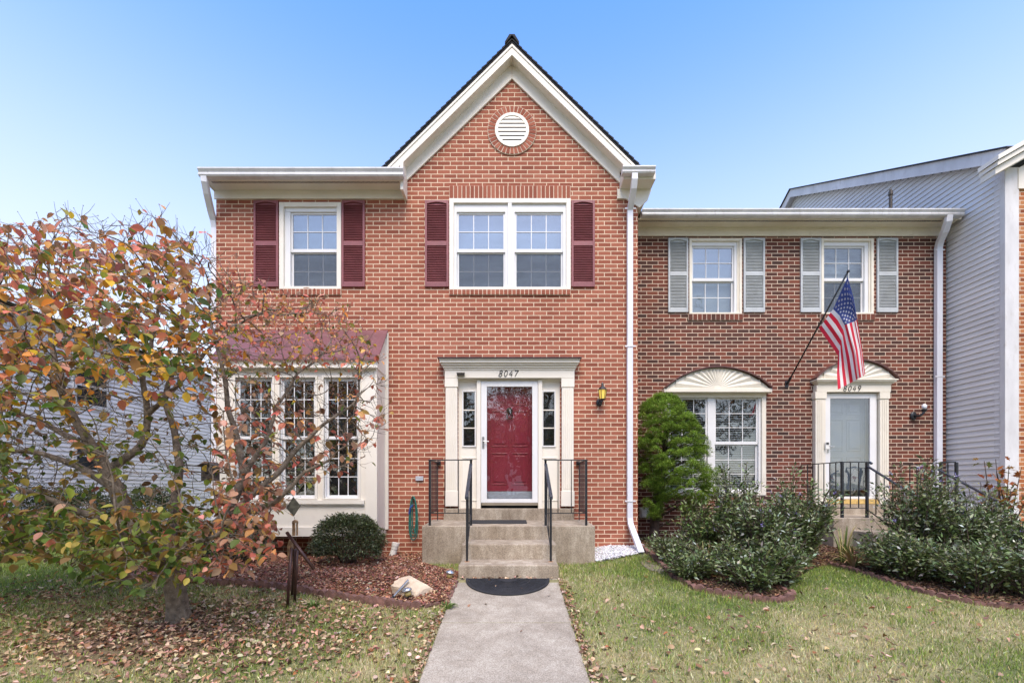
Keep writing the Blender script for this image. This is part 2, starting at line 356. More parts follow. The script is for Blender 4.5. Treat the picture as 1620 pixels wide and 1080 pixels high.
M['greybox'] = paint('grey_plastic', (.42, .45, .50), .5, .06, 20, 0)
M['olive_metal'] = paint('weathered_green_metal', (.10, .10, .075), .6, .3, 30, .1)
def cloth(name, c):
    m, nt, b = newmat(name); b.inputs['Base Color'].default_value = tuple(c)+(1,); b.inputs['Roughness'].default_value = .7
    t = N_(nt, 'ShaderNodeBsdfTranslucent'); t.inputs[0].default_value = tuple(c)+(1,); mx = N_(nt, 'ShaderNodeMixShader'); mx.inputs[0].default_value = .4
    nt.links.new(b.outputs[0], mx.inputs[1]); nt.links.new(t.outputs[0], mx.inputs[2]); nt.links.new(mx.outputs[0], nt.nodes['Material Output'].inputs[0]); return m
M['clothw'] = cloth('flag_white', (.86, .85, .85)); M['clothr'] = cloth('flag_red', (.68, .025, .06)); M['clothb'] = cloth('flag_blue', (.05, .08, .28))
m, nt, b = newmat('amber_lamp_glass'); M['lampglass'] = m
b.inputs['Base Color'].default_value = (.65, .48, .12, 1); b.inputs['Emission Color'].default_value = (1, .62, .08, 1); b.inputs['Emission Strength'].default_value = .22; b.inputs['Roughness'].default_value = .2
m, nt, b = newmat('bulb_glass'); M['bulb'] = m; b.inputs['Base Color'].default_value = (.75, .77, .8, 1); b.inputs['Roughness'].default_value = .15

# ------------------------------------------------------------------ world, sun, camera
SUN_EL, SUN_AZ = math.radians(56), math.radians(176)      # azimuth clockwise from +Y
w = bpy.data.worlds.new('World'); SC.world = w; w.use_nodes = True; nt = w.node_tree
sky = nt.nodes.new('ShaderNodeTexSky'); sky.sky_type = 'NISHITA'; sky.sun_disc = False
sky.sun_elevation = SUN_EL; sky.sun_rotation = SUN_AZ; sky.air_density = 1.0; sky.dust_density = .8; sky.ozone_density = 1.6
bg = nt.nodes['Background']; hs = nt.nodes.new('ShaderNodeHueSaturation'); hs.inputs['Saturation'].default_value = 1.28; hs.inputs['Value'].default_value = 1.5; hs.inputs['Hue'].default_value = .508; nt.links.new(sky.outputs[0], hs.inputs['Color']); 
tcw = nt.nodes.new('ShaderNodeTexCoord'); spw = nt.nodes.new('ShaderNodeSeparateXYZ'); nt.links.new(tcw.outputs['Generated'], spw.inputs[0])
mrw = nt.nodes.new('ShaderNodeMapRange'); mrw.interpolation_type = 'SMOOTHSTEP'; mrw.inputs['From Min'].default_value = .20; mrw.inputs['From Max'].default_value = .80; mrw.inputs['To Min'].default_value = .86; mrw.inputs['To Max'].default_value = 0
nt.links.new(spw.outputs[2], mrw.inputs['Value'])
mxw = nt.nodes.new('ShaderNodeMix'); mxw.data_type = 'RGBA'; nt.links.new(mrw.outputs[0], mxw.inputs[0]); nt.links.new(hs.outputs[0], mxw.inputs[6]); mxw.inputs[7].default_value = (3.1, 3.2, 3.4, 1)   # thin high haze towards the horizon
nt.links.new(mxw.outputs[2], bg.inputs[0]); bg.inputs[1].default_value = .15
sd = Vector((math.sin(SUN_AZ)*math.cos(SUN_EL), math.cos(SUN_AZ)*math.cos(SUN_EL), math.sin(SUN_EL)))
ld = bpy.data.lights.new('sun', 'SUN'); ld.energy = 1.75; ld.angle = math.radians(35); ld.color = (1, .85, .66)
lo = bpy.data.objects.new('sun', ld); COL.objects.link(lo); lo.rotation_euler = sd.to_track_quat('Z', 'Y').to_euler()
cam = bpy.data.cameras.new('camera'); co = bpy.data.objects.new('camera', cam); COL.objects.link(co); SC.camera = co
co.location = (0, -D, H); co.rotation_euler = (PI/2, 0, 0)
cam.sensor_width = 36; cam.lens = 36*F/1620; cam.shift_y = 229/1620; cam.clip_end = 2000; cam.clip_start = .05
SC.view_settings.view_transform = 'Standard'; SC.view_settings.look = 'None'; SC.view_settings.exposure = 1.14; SC.view_settings.gamma = 1

# ------------------------------------------------------------------ ground regions
bedL_px = [(140, 917), (195, 919), (310, 921), (343, 925), (444, 931), (503, 942), (564, 951), (608, 958), (640, 962), (664, 962), (706, 952), (722, 919)]
edgeL = [UG(*p) for p in bedL_px]
BED_L = [(-4.72, .05), (-5.0, -.35)]+edgeL+[(-.66, -1.5), (-1.2, -.9), (-1.2, .05)]
edgeR_px = [(1012, 864), (1037, 886), (1065, 914), (1102, 933), (1143, 941), (1184, 948), (1224, 952), (1250, 948), (1252, 941), (1232, 933)]
edgeR = [UG(*p) for p in edgeR_px]
edgeF_px = [(1312, 893), (1345, 902), (1374, 911), (1415, 924), (1452, 936), (1492, 945), (1545, 956), (1620, 964), (1700, 972), (1800, 980)]
edgeF = [UG(*p) for p in edgeF_px]
BED_R = [(2.05, .95)]+edgeR+[UG(1262, 915), UG(1285, 900)]+edgeF+[(edgeF[-1][0], .95)]
GRAVEL = [(1.17, 0), (1.17, -.85), (1.45, -.80), (1.75, -.62), (1.96, -.42), (1.99, 0)]
WALK = (-.643, .539)
def inpoly(x, y, P):
    x = np.asarray(x, float); y = np.asarray(y, float); r = np.zeros(x.shape, bool); n = len(P)
    for i in range(n):
        x1, y1 = P[i]; x2, y2 = P[(i+1) % n]
        c = ((y1 > y) != (y2 > y)); xx = (x2-x1)*(y-y1)/((y2-y1) if y2 != y1 else 1e-9)+x1
        r ^= c & (x < xx)
    return r
def lawn_ok(x, y):
    return ~inpoly(x, y, BED_L) & ~inpoly(x, y, BED_R) & ~inpoly(x, y, GRAVEL) & ~((x > WALK[0]-.0) & (x < WALK[1]+.0) & (y < -1.7)) & \
        ~((y > -.84) & (x > -1.26) & (x < 1.17)) & ~((y > -1.8) & (x > -.66) & (x < .58)) & ~((y > 0) & (x > -4.7) & (x < 2)) & ~((y > .9) & (x > 1.9))
TB = UG(282, 985)
def dirtness(x, y):
    r = np.hypot((x-TB[0])/1.25, (y-TB[1]+.12)/.62)
    return np.clip(1.25-r+.5*(vnoise(x*3, y*3, 5)-.5), 0, 1)
def dryness(x, y):
    n = .6*vnoise(x*1.1, y*1.6, 11)+.4*vnoise(x*4, y*5, 12)
    dry = .47+1.6*(n-.5) - .18*sstep(1.5, 5, x)*sstep(-3.2, -1.2, y) - .5*sstep(-4.6, -5.8, x)*sstep(-3.4, -2.2, y)
    dry = dry-.30*sstep(.45, 1.4, x)*sstep(-2.6, -1.4, y)
    return np.clip(dry, 0, 1)

# ground sheet
xs = np.concatenate([[-400, -150, -60, -30, -18], np.arange(-12, 12.01, .12), [18, 30, 60, 150, 400]])
ys = np.concatenate([[-400, -150, -60, -30, -18], np.arange(-12, 2.01, .12), [3, 5, 8, 12, 20, 40, 90, 200, 500]])
XX, YY = np.meshgrid(xs, ys); ZZ = G(XX, YY)
nx = len(xs); ny = len(ys)
me = bpy.data.meshes.new('lawn'); vs = np.stack([XX, YY, ZZ], 2).reshape(-1, 3)
me.from_pydata(vs.tolist(), [], [(j*nx+i, j*nx+i+1, (j+1)*nx+i+1, (j+1)*nx+i) for j in range(ny-1) for i in range(nx-1)])
c = np.ones((nx*ny, 4), np.float32); X_, Y_ = vs[:, 0], vs[:, 1]; dr = dryness(X_, Y_)[:, None]; dt = dirtness(X_, Y_)[:, None]
cc = (1-dr)*np.array([.10, .13, .035])+dr*np.array([.30, .26, .13]); cc = (1-dt)*cc+dt*np.array([.15, .095, .065]); c[:, :3] = cc
a = me.color_attributes.new('Col', 'FLOAT_COLOR', 'POINT'); a.data.foreach_set('color', c.ravel())
me.polygons.foreach_set('use_smooth', [True]*len(me.polygons))
m, nt, b = newmat('lawn_ground'); L = nt.links
at = N_(nt, 'ShaderNodeAttribute', attribute_name='Col'); n = N_(nt, 'ShaderNodeTexNoise'); n.inputs['Scale'].default_value = 45; n.inputs['Detail'].default_value = 8
L.new(N_(nt, 'ShaderNodeNewGeometry').outputs['Position'], n.inputs['Vector'])
ma = N_(nt, 'ShaderNodeMath', operation='MULTIPLY_ADD'); L.new(n.outputs['Fac'], ma.inputs[0]); ma.inputs[1].default_value = 1.4; ma.inputs[2].default_value = .3
s_ = N_(nt, 'ShaderNodeVectorMath', operation='SCALE'); L.new(at.outputs['Color'], s_.inputs[0]); L.new(ma.outputs[0], s_.inputs['Scale']); L.new(s_.outputs[0], b.inputs['Base Color'])
b.inputs['Roughness'].default_value = .95; bp = N_(nt, 'ShaderNodeBump'); bp.inputs['Distance'].default_value = .02; L.new(n.outputs['Fac'], bp.inputs['Height']); L.new(bp.outputs[0], b.inputs['Normal'])
me.materials.append(m); o = bpy.data.objects.new('lawn', me); COL.objects.link(o); struct(o)

def sheet(name, P, mat, dz, step=.04):
    x0 = min(p[0] for p in P); x1 = max(p[0] for p in P); y0 = min(p[1] for p in P); y1 = max(p[1] for p in P)
    xs = np.arange(x0-step, x1+step, step); ys = np.arange(y0-step, y1+step, step)
    X, Y = np.meshgrid(xs, ys); Z = G(X, Y)+dz+.02*(vnoise(X*6, Y*6, 8)-.3)
    cx = (X[:-1, :-1]+X[1:, 1:])/2; cy = (Y[:-1, :-1]+Y[1:, 1:])/2; ins = inpoly(cx, cy, P)
    n = len(xs); fs = [(j*n+i, j*n+i+1, (j+1)*n+i+1, (j+1)*n+i) for j, i in zip(*np.nonzero(ins))]
    mb = MB(); mb.v = np.stack([X, Y, Z], 2).reshape(-1, 3).tolist(); mb.f = fs
    o = mb.build(name, mat, smooth=True); return struct(o)
sheet('mulch_bed', BED_L, M['mulch'], .014); sheet('planting_bed', BED_R, M['mulch'], .014)

def chips(name, P, n, label, cols, w, size=(.012, .05), bias=None):
    x0 = min(p[0] for p in P); x1 = max(p[0] for p in P); y0 = min(p[1] for p in P); y1 = max(p[1] for p in P)
    x = rnd(x0, x1, n); y = rnd(y0, y1, n); k = inpoly(x, y, P); x = x[k]; y = y[k]; n = len(x)
    tv = [(a, b_, c_) for c_ in (-.5, .5) for a, b_ in ((-.5, -.5), (.5, -.4), (.4, .5), (-.4, .45))]
    tf = [(3, 2, 1, 0), (4, 5, 6, 7), (0, 1, 5, 4), (1, 2, 6, 5), (2, 3, 7, 6), (3, 0, 4, 7)]
    sc = np.stack([rnd(size[0]*.6, size[0]*1.3, n), rnd(size[1]*.4, size[1]*1.2, n), rnd(.004, .009, n)], 1)
    o = scatter(name, tv, tf, np.stack([x, y, G(x, y)+.022+rnd(0, .016, n)], 1), rotm(rnd(0, 2*PI, n), rng.normal(0, .35, n), rng.normal(0, .4, n)), sc, pal(cols, n, w, .3), M['chip'])
    return tag(o, label, 'mulch', kind='stuff')
chips('bark_mulch', BED_L, 34000, 'red brown shredded bark mulch in the bed under the bay window', [(.30, .14, .09), (.19, .085, .055), (.42, .23, .15), (.10, .05, .035), (.52, .36, .25)], [4, 4, 2, 2, .8])
chips('garden_mulch', BED_R, 26000, 'brown mulch and litter under the silvery shrubs on the right', [(.17, .10, .06), (.10, .06, .04), (.30, .20, .12), (.06, .04, .03)], [4, 4, 2, 2])

# white gravel
n = 5200; x = rnd(1.15, 2.0, n); y = rnd(-.88, 0, n); k = inpoly(x, y, GRAVEL); x = x[k]; y = y[k]; n = len(x)
tv = [(0, 0, 1), (0, 0, -1), (1, 0, .1), (.2, .9, -.1), (-.9, .3, .2), (-.5, -.8, 0), (.5, -.8, -.1)]
tf = [(0, 2, 3), (0, 3, 4), (0, 4, 5), (0, 5, 6), (0, 6, 2), (1, 3, 2), (1, 4, 3), (1, 5, 4), (1, 6, 5), (1, 2, 6)]
o = scatter('white_gravel', tv, tf, np.stack([x, y, G(x, y)+rnd(.01, .035, n)], 1), rotm(rnd(0, 6.3, n), rnd(-.5, .5, n), rnd(-.5, .5, n)), np.stack([rnd(.008, .02, n), rnd(.008, .016, n), rnd(.006, .012, n)], 1),
            pal([(.62, .62, .64), (.78, .78, .79), (.42, .43, .46)], n, [4, 4, 1.5], .1), M['chip'])
tag(o, 'white marble gravel against the brick wall beside the porch', 'gravel', kind='stuff')
sheet('gravel_base', GRAVEL, paint('gravel_soil', (.16, .15, .15), .95), .006)

# walk: concrete slabs with joints
mb = MB(); yj = [-1.74, -2.99, -4.21, -5.43, -6.65, -7.87, -9.1]
for i in range(len(yj)-1):
    a_, b_ = yj[i], yj[i+1]+.008
    za, zb = .12*(a_+1.77)+.004, .12*(b_+1.77)+.004
    za = min(za, .003)
    mb.add([(WALK[0], b_, zb), (WALK[1], b_, zb), (WALK[1], a_, za), (WALK[0], a_, za), (WALK[0], b_, zb-.1), (WALK[1], b_, zb-.1), (WALK[1], a_, za-.1), (WALK[0], a_, za-.1)],
           [(0, 1, 2, 3), (0, 4, 5, 1), (1, 5, 6, 2), (2, 6, 7, 3), (3, 7, 4, 0)])
struct(mb.build('front_walk', M['walk'], bevel=.006))
zs = -.84
struct(MB().box(-60, 60, -10.6, -9.1, zs-.05, zs+.03).build('sidewalk', M['walk']))
struct(MB().box(-60, 60, -19, -10.75, zs-.3, zs-.1).build('street', M['asphalt']))
# splash trail of soil below the downspout
sheet('bare_soil', [UG(1012, 890), UG(1022, 884), UG(1040, 893), UG(1052, 903), UG(1046, 908), UG(1028, 903)], paint('damp_soil', (.20, .165, .13), .95, .2, 20, .5), .006, .02)

# ------------------------------------------------------------------ walls with openings
def wallholes(mb, x0, x1, z0, z1, holes, y, rev=.1):
    X = sorted({x0, x1}|{h[0] for h in holes}|{h[1] for h in holes}); Z = sorted({z0, z1}|{h[2] for h in holes}|{h[3] for h in holes})
    X = [v for v in X if x0 <= v <= x1]; Z = [v for v in Z if z0 <= v <= z1]
    for i in range(len(X)-1):
        for j in range(len(Z)-1):
            cx, cz = (X[i]+X[i+1])/2, (Z[j]+Z[j+1])/2
            if any(h[0] < cx < h[1] and h[2] < cz < h[3] for h in holes): continue
            mb.add([(X[i], y, Z[j]), (X[i+1], y, Z[j]), (X[i+1], y, Z[j+1]), (X[i], y, Z[j+1])], [(0, 1, 2, 3)])
    for a_, b_, c_, d_ in holes:
        q = y+rev
        mb.add([(a_, y, c_), (a_, q, c_), (a_, q, d_), (a_, y, d_)], [(0, 1, 2, 3)]); mb.add([(b_, y, c_), (b_, y, d_), (b_, q, d_), (b_, q, c_)], [(0, 1, 2, 3)])
        mb.add([(a_, y, d_), (a_, q, d_), (b_, q, d_), (b_, y, d_)], [(0, 1, 2, 3)]); mb.add([(a_, y, c_), (b_, y, c_), (b_, q, c_), (a_, q, c_)], [(0, 1, 2, 3)])

def soldier(house, x0, x1, z0, z1, y, n, mat, mort, name='brick_lintel', proud=.012):
    o = MB().box(x0, x1, y-proud+.006, y+.05, z0, z1).build(name, mort, house)
    mb = MB(); wdt = (x1-x0)/n
    for i in range(n):
        j = random.uniform(-.001, .001)
        mb.box(x0+i*wdt+.0065+j, x0+(i+1)*wdt-.0065+j, y-proud+random.uniform(-.002, .002), y+.02, z0+.004, z1-.004)
    mb.build('brick_course', mat, o, bevel=.0025)

def unit(win, gx0, gx1, zt1, zt0, zb1, zb0, y, cols, rows, glass, glassb, screen=True, sw=.035, fr='white'):
    """double-hung sash pair: upper glass zt0..zt1, lower glass zb0..zb1"""
    up = (gx0, gx1, zt0, zt1); lw = (gx0, gx1, zb0, zb1); zm = (zt0+zb1)/2
    MB().ring((gx0-sw, gx1+sw, zm-.018, zt1+sw), up, y+.035, y+.06).build('upper_sash', M[fr], win, bevel=.003)
    MB().ring((gx0-sw, gx1+sw, zb0-sw, zm+.02), lw, y+.063, y+.09).build('lower_sash', M[fr], win, bevel=.003)
    for (a_, b_, c_, d_), yy, gm in ((up, y+.047, glass), (lw, y+.076, glassb)):
        MB().box(a_-.01, b_+.01, yy, yy+.004, c_-.01, d_+.01).build('pane', M[gm], win)
        mb = MB()
        for i in range(1, cols):
            x = a_+(b_-a_)*i/cols; mb.box(x-.006, x+.006, yy-.006, yy-.001, c_, d_)
        for i in range(1, rows):
            z = c_+(d_-c_)*i/rows; mb.box(a_, b_, yy-.008, yy-.002, z-.006, z+.006)
        mb.build('muntins', M['white'], win)
    if screen: MB().box(gx0-.02, gx1+.02, y+.0655, y+.0665, zb0-.01, zm-.02).build('insect_screen', M['screen'], win)

def shutter(house, x0, x1, z0, z1, zm, y, mat):
    mb = MB(); w_ = .032; yy = y-.03
    mb.box(x0, x0+w_, yy, y-.001, z0, z1); mb.box(x1-w_, x1, yy, y-.001, z0, z1)
    mb.box(x0+w_, x1-w_, yy, y-.001, z0, z0+.075); mb.box(x0+w_, x1-w_, yy, y-.001, zm-.035, zm+.035)
    n = 10; zt = z1-.045; poly = [(x0+w_, z1), (x1-w_, z1)]+[(x1-w_+(x0-x1+2*w_)*i/n, zt-.012+.028*math.sin(PI*i/n)) for i in range(n+1)]
    mb.prism_xz(poly, yy, y-.001)
    mb.box(x0+w_, x1-w_, y-.006, y-.001, z0+.02, z1-.03)
    o = mb.build('shutter', mat, house, bevel=.003)
    lv = MB()
    for a_, b_ in ((z0+.075, zm-.035), (zm+.035, zt-.01)):
        k = int((b_-a_)/.026)
        for i in range(k):
            z = a_+(b_-a_)*(i+.5)/k
            lv.add([(x0+w_, yy+.004, z-.011), (x1-w_, yy+.004, z-.011), (x1-w_, y-.008, z+.009), (x0+w_, y-.008, z+.009), (x0+w_, yy+.008, z-.013), (x1-w_, yy+.008, z-.013), (x1-w_, y-.006, z+.005), (x0+w_, y-.006, z+.005)],
                   [(0, 1, 2, 3), (4, 7, 6, 5), (0, 4, 5, 1)])
    lv.build('louvres', mat, o)

def gutter(mb, x0, x1, y0, y1, z0, z1):  # K-style: y0 = front
    p = [(y1, z0), (y0+.035, z0), (y0+.02, z0+.02), (y0+.028, (z0+z1)/2), (y0+.002, z1-.02), (y0, z1-.018), (y0, z1), (y0+.012, z1), (y1, z1-.012)]
    mb.prism_yz(p, x0, x1)

def digits(text, x, z, h, y, sp=.86, slant=.22):
    S = {'8': [[(.3, .52), (.1, .65), (.08, .85), (.3, 1), (.52, .88), (.5, .68), (.3, .52), (.08, .38), (.02, .15), (.25, 0), (.5, .12), (.52, .35), (.3, .52)]],
         '0': [[(.3, 1), (.1, .85), (.02, .5), (.1, .15), (.28, 0), (.45, .15), (.55, .5), (.47, .85), (.3, 1)]],
         '4': [[(.38, 1), (.02, .35), (.58, .35)], [(.45, .72), (.40, 0)]],
         '7': [[(.02, .85), (.06, .98), (.58, .98), (.35, .5), (.2, 0)]],
         '9': [[(.52, .75), (.42, .52), (.2, .48), (.05, .65), (.1, .9), (.3, 1), (.5, .9), (.52, .72), (.42, .3), (.2, 0)]]}
    mb = MB()
    for i, ch in enumerate(text):
        for st in S[ch]:
            pts = []
            for k in range(len(st)-1):
                for t in (0, .5): pts.append((st[k][0]*(1-t)+st[k+1][0]*t, st[k][1]*(1-t)+st[k+1][1]*t))
            pts.append(st[-1])
            mb.tube([(x+(i*sp+p[0]+slant*p[1])*h, y-.006, z+p[1]*h) for p in pts], [h*(.06 if 0 < q < len(pts)-1 else .04) for q in range(len(pts))], 5)
    return mb

def storm_door(house, x0, x1, z0, z1, gx0, gx1, gz0, gz1, y, doormat, zdoor, hx, hz, knob=None):
    d = MB().ring((x0, x1, z0, z1), (gx0, gx1, gz0, gz1), y-.035, y+.0).build('storm_door', M['white'], house, bevel=.004)
    MB().box(gx0-.005, gx1+.005, y-.018, y-.013, gz0-.005, gz1+.005).build('glass', M['glass_s'], d)
    mb = MB(); mb.box(hx-.016, hx+.016, y-.045, y-.034, hz-.09, hz+.09); mb.tube([(hx, y-.045, hz+.02), (hx, y-.075, hz+.02), (hx+.09, y-.08, hz+.012)], .008, 6)
    mb.build('handle', M['steel'], d)
    # panelled inner door
    W = gx1-gx0+.06; a_ = gx0-.03; yd = y+.10
    o = MB().box(a_, a_+W, yd, yd+.04, zdoor, gz1+.05).build('door', doormat, house)
    pn = MB(); H_ = gz1+.05-zdoor
    for u0, u1 in ((.11, .46), (.54, .89)):
        for v0, v1 in ((.06, .36), (.42, .76), (.81, .94)):
            r = (a_+W*u0, a_+W*u1, zdoor+H_*v0, zdoor+H_*v1); i = (r[0]+.016, r[1]-.016, r[2]+.016, r[3]-.016)
            pn.ring(r, i, yd-.008, yd); pn.box(i[0]+.03, i[1]-.03, yd-.010, yd, i[2]+.03, i[3]-.03)
    pn.build('panels', doormat, o, bevel=.004)
    return d, o

# ================================================================== MAIN HOUSE
Zm = lambda py: (878-py)/100
Xm = lambda px: (px-810)/100
house = thing('brick_townhouse', 'red brick townhouse with pointed gable, maroon shutters, red front door and bay window', 'house')
GX0, GX1 = -1.99, 1.99
wx0, wx1 = -4.68, 1.99
w1 = (Xm(442.6), Xm(540.3), Zm(457.8), Zm(321)); w2 = (Xm(711), Xm(902.8), Zm(458.7), Zm(315))
dr_hole = (-.85, .76, .62, Zm(599)); bay_hole = (-4.2, -2.15, .6, 2.8)
mb = MB(); sh = lambda r, e=.02: (r[0]+e, r[1]-e, r[2]+e, r[3]-e)
wallholes(mb, wx0, wx1, -.3, 5.62, [sh(w1), sh(w2), dr_hole, bay_hole], 0)
mb.add([(wx0, 0, 5.62), (GX0, 0, 5.62), (GX0, 0, 5.78), (wx0, 0, 5.78)], [(0, 1, 2, 3)])
pk = 7.68
mb.add([(GX0, 0, 5.62), (GX1, 0, 5.62), (GX1, 0, pk-.97*1.99), (0, 0, pk), (GX0, 0, pk-.97*1.99)], [(0, 1, 2, 3, 4)])
mb.add([(wx1, 0, -.3), (wx1, 9, -.3), (wx1, 9, 5.78), (wx1, 0, 5.78)], [(0, 1, 2, 3)])
mb.add([(wx0, 0, -.3), (wx0, 0, 5.78), (wx0, 9, 5.78), (wx0, 9, -.3)], [(0, 1, 2, 3)])
mb.add([(wx0, 0, 5.78), (wx0, 4.5, 8.1), (wx0, 9, 5.78)], [(0, 1, 2)]); mb.add([(wx1, 0, 5.78), (wx1, 9, 5.78), (wx1, 4.5, 8.1)], [(0, 1, 2)])
mb.add([(wx0, 9, -.3), (wx0, 9, 5.78), (wx1, 9, 5.78), (wx1, 9, -.3)], [(0, 1, 2, 3)])
mb.build('wall', M['brick'], house)
# roof: main slope behind the eave + front gable roof
rf = MB()
def slab(mb, a, b, c, d, t):          # quad with thickness t (downwards)
    vs = [a, b, c, d]; lo_ = [(p[0], p[1], p[2]-t) for p in vs]
    mb.add(vs+lo_, [(0, 1, 2, 3), (7, 6, 5, 4), (0, 4, 5, 1), (1, 5, 6, 2), (2, 6, 7, 3), (3, 7, 4, 0)])
slab(rf, (-4.72, -.30, 5.84), (-2.0, -.30, 5.84), (-2.0, 4.5, 8.30), (-4.72, 4.5, 8.30), .03)
slab(rf, (2.2, .3, 6.10), (2.2, 4.5, 8.30), (0, 4.5, 8.30), (0, .3, 6.10), .03)
slab(rf, (-4.72, 4.5, 8.30), (2.2, 4.5, 8.30), (2.2, 9.3, 5.8), (-4.72, 9.3, 5.8), .03)
RY = -.17; sl = .985; s102 = F/(D+RY)
pkz = H+(769-66)/s102
for sg in (-1, 1):
    xe = 2.03*sg; ze = pkz-sl*2.03
    q = [(0, RY-.03, pkz), (xe, RY-.03, ze), (xe, 4.5, ze), (0, 4.5, pkz)]
    slab(rf, *(q if sg < 0 else q[::-1]), .05)
    k = 26
    for i in range(k):               # shingle butts along the rake edge
        t0, t1 = i/k, (i+1)/k
        mb_ = [(xe*t0, pkz-(pkz-ze)*t0), (xe*t1, pkz-(pkz-ze)*t1)]
        rf.add([(mb_[0][0], RY-.045, mb_[0][1]+.004), (mb_[1][0], RY-.045, mb_[1][1]+.022), (mb_[1][0], RY+.4, mb_[1][1]+.022), (mb_[0][0], RY+.4, mb_[0][1]+.004),
                (mb_[0][0], RY-.045, mb_[0][1]-.012), (mb_[1][0], RY-.045, mb_[1][1]-.012)], [(0, 1, 2, 3), (4, 5, 1, 0)] if sg > 0 else [(3, 2, 1, 0), (0, 1, 5, 4)])
rf.build('roof', M['roof'], house)
rc = MB(); rc.prism_xz([(-.11, pkz-.095), (0, pkz+.045), (.11, pkz-.095), (.11, pkz-.06), (.04, pkz+.055), (-.04, pkz+.055), (-.11, pkz-.06)], RY-.06, 4.4)
rc.build('ridge_cap', M['roof'], house)
# rake fascia, soffit, frieze
rk = MB(); t = .165
for sg in (-1, 1):
    xe = 1.99*sg; z0_ = pkz-.06
    P = [(0, z0_), (xe, z0_-sl*1.99), (xe, z0_-sl*1.99-t), (0, z0_-t)]
    rk.prism_xz(P, RY-.02, RY+.02)
    rk.prism_xz([(0, z0_-.0), (xe, z0_-sl*1.99), (xe, z0_-sl*1.99-.045), (0, z0_-.045)], RY-.032, RY-.021)
rk.build('rake_board', M['cream'], house, bevel=.004)
sf = MB()
for sg in (-1, 1):
    xe = 1.985*sg; z0_ = pkz-.06-t+.02
    sf.prism_xz([(0, z0_), (xe, z0_-sl*1.985), (xe, z0_-sl*1.985-.012), (0, z0_-.012)], RY+.021, -.0)
sf.build('rake_soffit', M['cream'], house)
fz = MB()
for sg, xe in ((-1, 1.70), (1, 1.70)):
    zt_ = pkz-.2; zb_ = 7.51
    fz.prism_xz([(0, zt_), (sg*xe, zt_-sl*xe), (sg*xe, zb_-.965*xe), (0, zb_)], -.03, -.002)
fz.build('gable_frieze', M['cream'], house, bevel=.003)
MB().box(-.004, .004, -.035, -.0305, 7.53, 7.76).build('frieze_joint', M['mortar'], house)
# left eave
MB().box(-4.70, -1.67, -.03, -.002, 5.62, 5.75).build('eave_frieze', M['cream'], house, bevel=.004)
sfm = MB(); sfm.box(-4.685, -1.70, -.26, -.0, 5.75, 5.765)
sfm.build('soffit', M['cream'], house)
vt = MB()
for i in range(150): vt.box(-4.6+i*.0192, -4.592+i*.0192, -.235, -.19, 5.7485, 5.7515)
vt.build('soffit_vents', M['room'], house)
fb = MB(); fb.box(-4.685, -1.69, -.28, -.26, 5.735, 5.86); fb.box(-4.70, -4.685, -.28, 0, 5.735, 5.86)
fb.build('fascia', M['cream'], house, bevel=.003)
gu = MB(); gutter(gu, -4.70, -1.63, -.40, -.281, 5.74, 5.85); gu.build('gutter', M['gutter'], house)
MB().box(-1.70, -1.655, -.27, -.002, 5.60, 6.02).build('return_board', M['cream'], house, bevel=.003)
# right return
rb = MB(); rb.prism_xz([(1.66, 5.765), (2.20, 5.765), (2.14, 5.60), (2.01, 5.48), (1.66, 5.70)], -.03, -.004)
rb.box(1.66, 1.992, -.032, -.004, 5.62, 5.77)
rb.box(1.70, 2.19, -.26, -.0, 5.765, 5.95); rb.box(2.0, 2.19, 0, 9, 5.765, 5.9)
rb.build('eave_return', M['cream'], house, bevel=.004)
gu = MB(); gutter(gu, 1.66, 2.155, -.38, -.261, 5.80, 5.89); gu.build('return_gutter', M['gutter'], house)
# downspouts
def downspout(house, pts, strapz, w_=.088, t_=.06, mat='gutter2', y=0):
    mb = MB(); P = [Vector(p) for p in pts]; vs = []
    for i, p in enumerate(P):
        tt = (P[min(i+1, len(P)-1)]-P[max(i-1, 0)]).normalized(); r = Vector((1, 0, 0)); r = (r-tt*r.dot(tt)).normalized(); u = r.cross(tt)
        for a_, b_ in ((-1, -1), (1, -1), (1, 1), (-1, 1)): vs.append(p+r*(w_/2*a_)+u*(t_/2*b_))
    fs = [(4*i+k, 4*i+(k+1) % 4, 4*i+4+(k+1) % 4, 4*i+4+k) for i in range(len(P)-1) for k in range(4)]
    mb.add(vs, fs); o = mb.build('downspout', M[mat], house, bevel=.006)
    n = len(P)
    for x, yy, z in strapz:
        MB().box(x-.085, x+.085, yy-.004, yy+.004, z-.012, z+.012).build('strap', M['gutter'], o, bevel=.002)
    return o
downspout(house, [(1.85, -.32, 5.80), (1.85, -.32, 5.72), (1.85, -.27, 5.62), (1.85, -.12, 5.47), (1.85, -.06, 5.40), (1.85, -.05, 3), (1.85, -.05, .60), (1.855, -.07, .50), (1.87, -.22, .36), (1.895, -.52, .11)],
          [(1.85, -.085, 5.43), (1.85, -.085, 3.28), (1.85, -.085, .86)])
downspout(house, [(-4.63, -.34, 5.75), (-4.63, -.33, 5.68), (-4.66, -.24, 5.56), (-4.72, -.06, 5.40), (-4.735, .02, 5.31), (-4.735, .05, 5.2), (-4.735, .06, .2)], [(-4.73, .02, 4)])
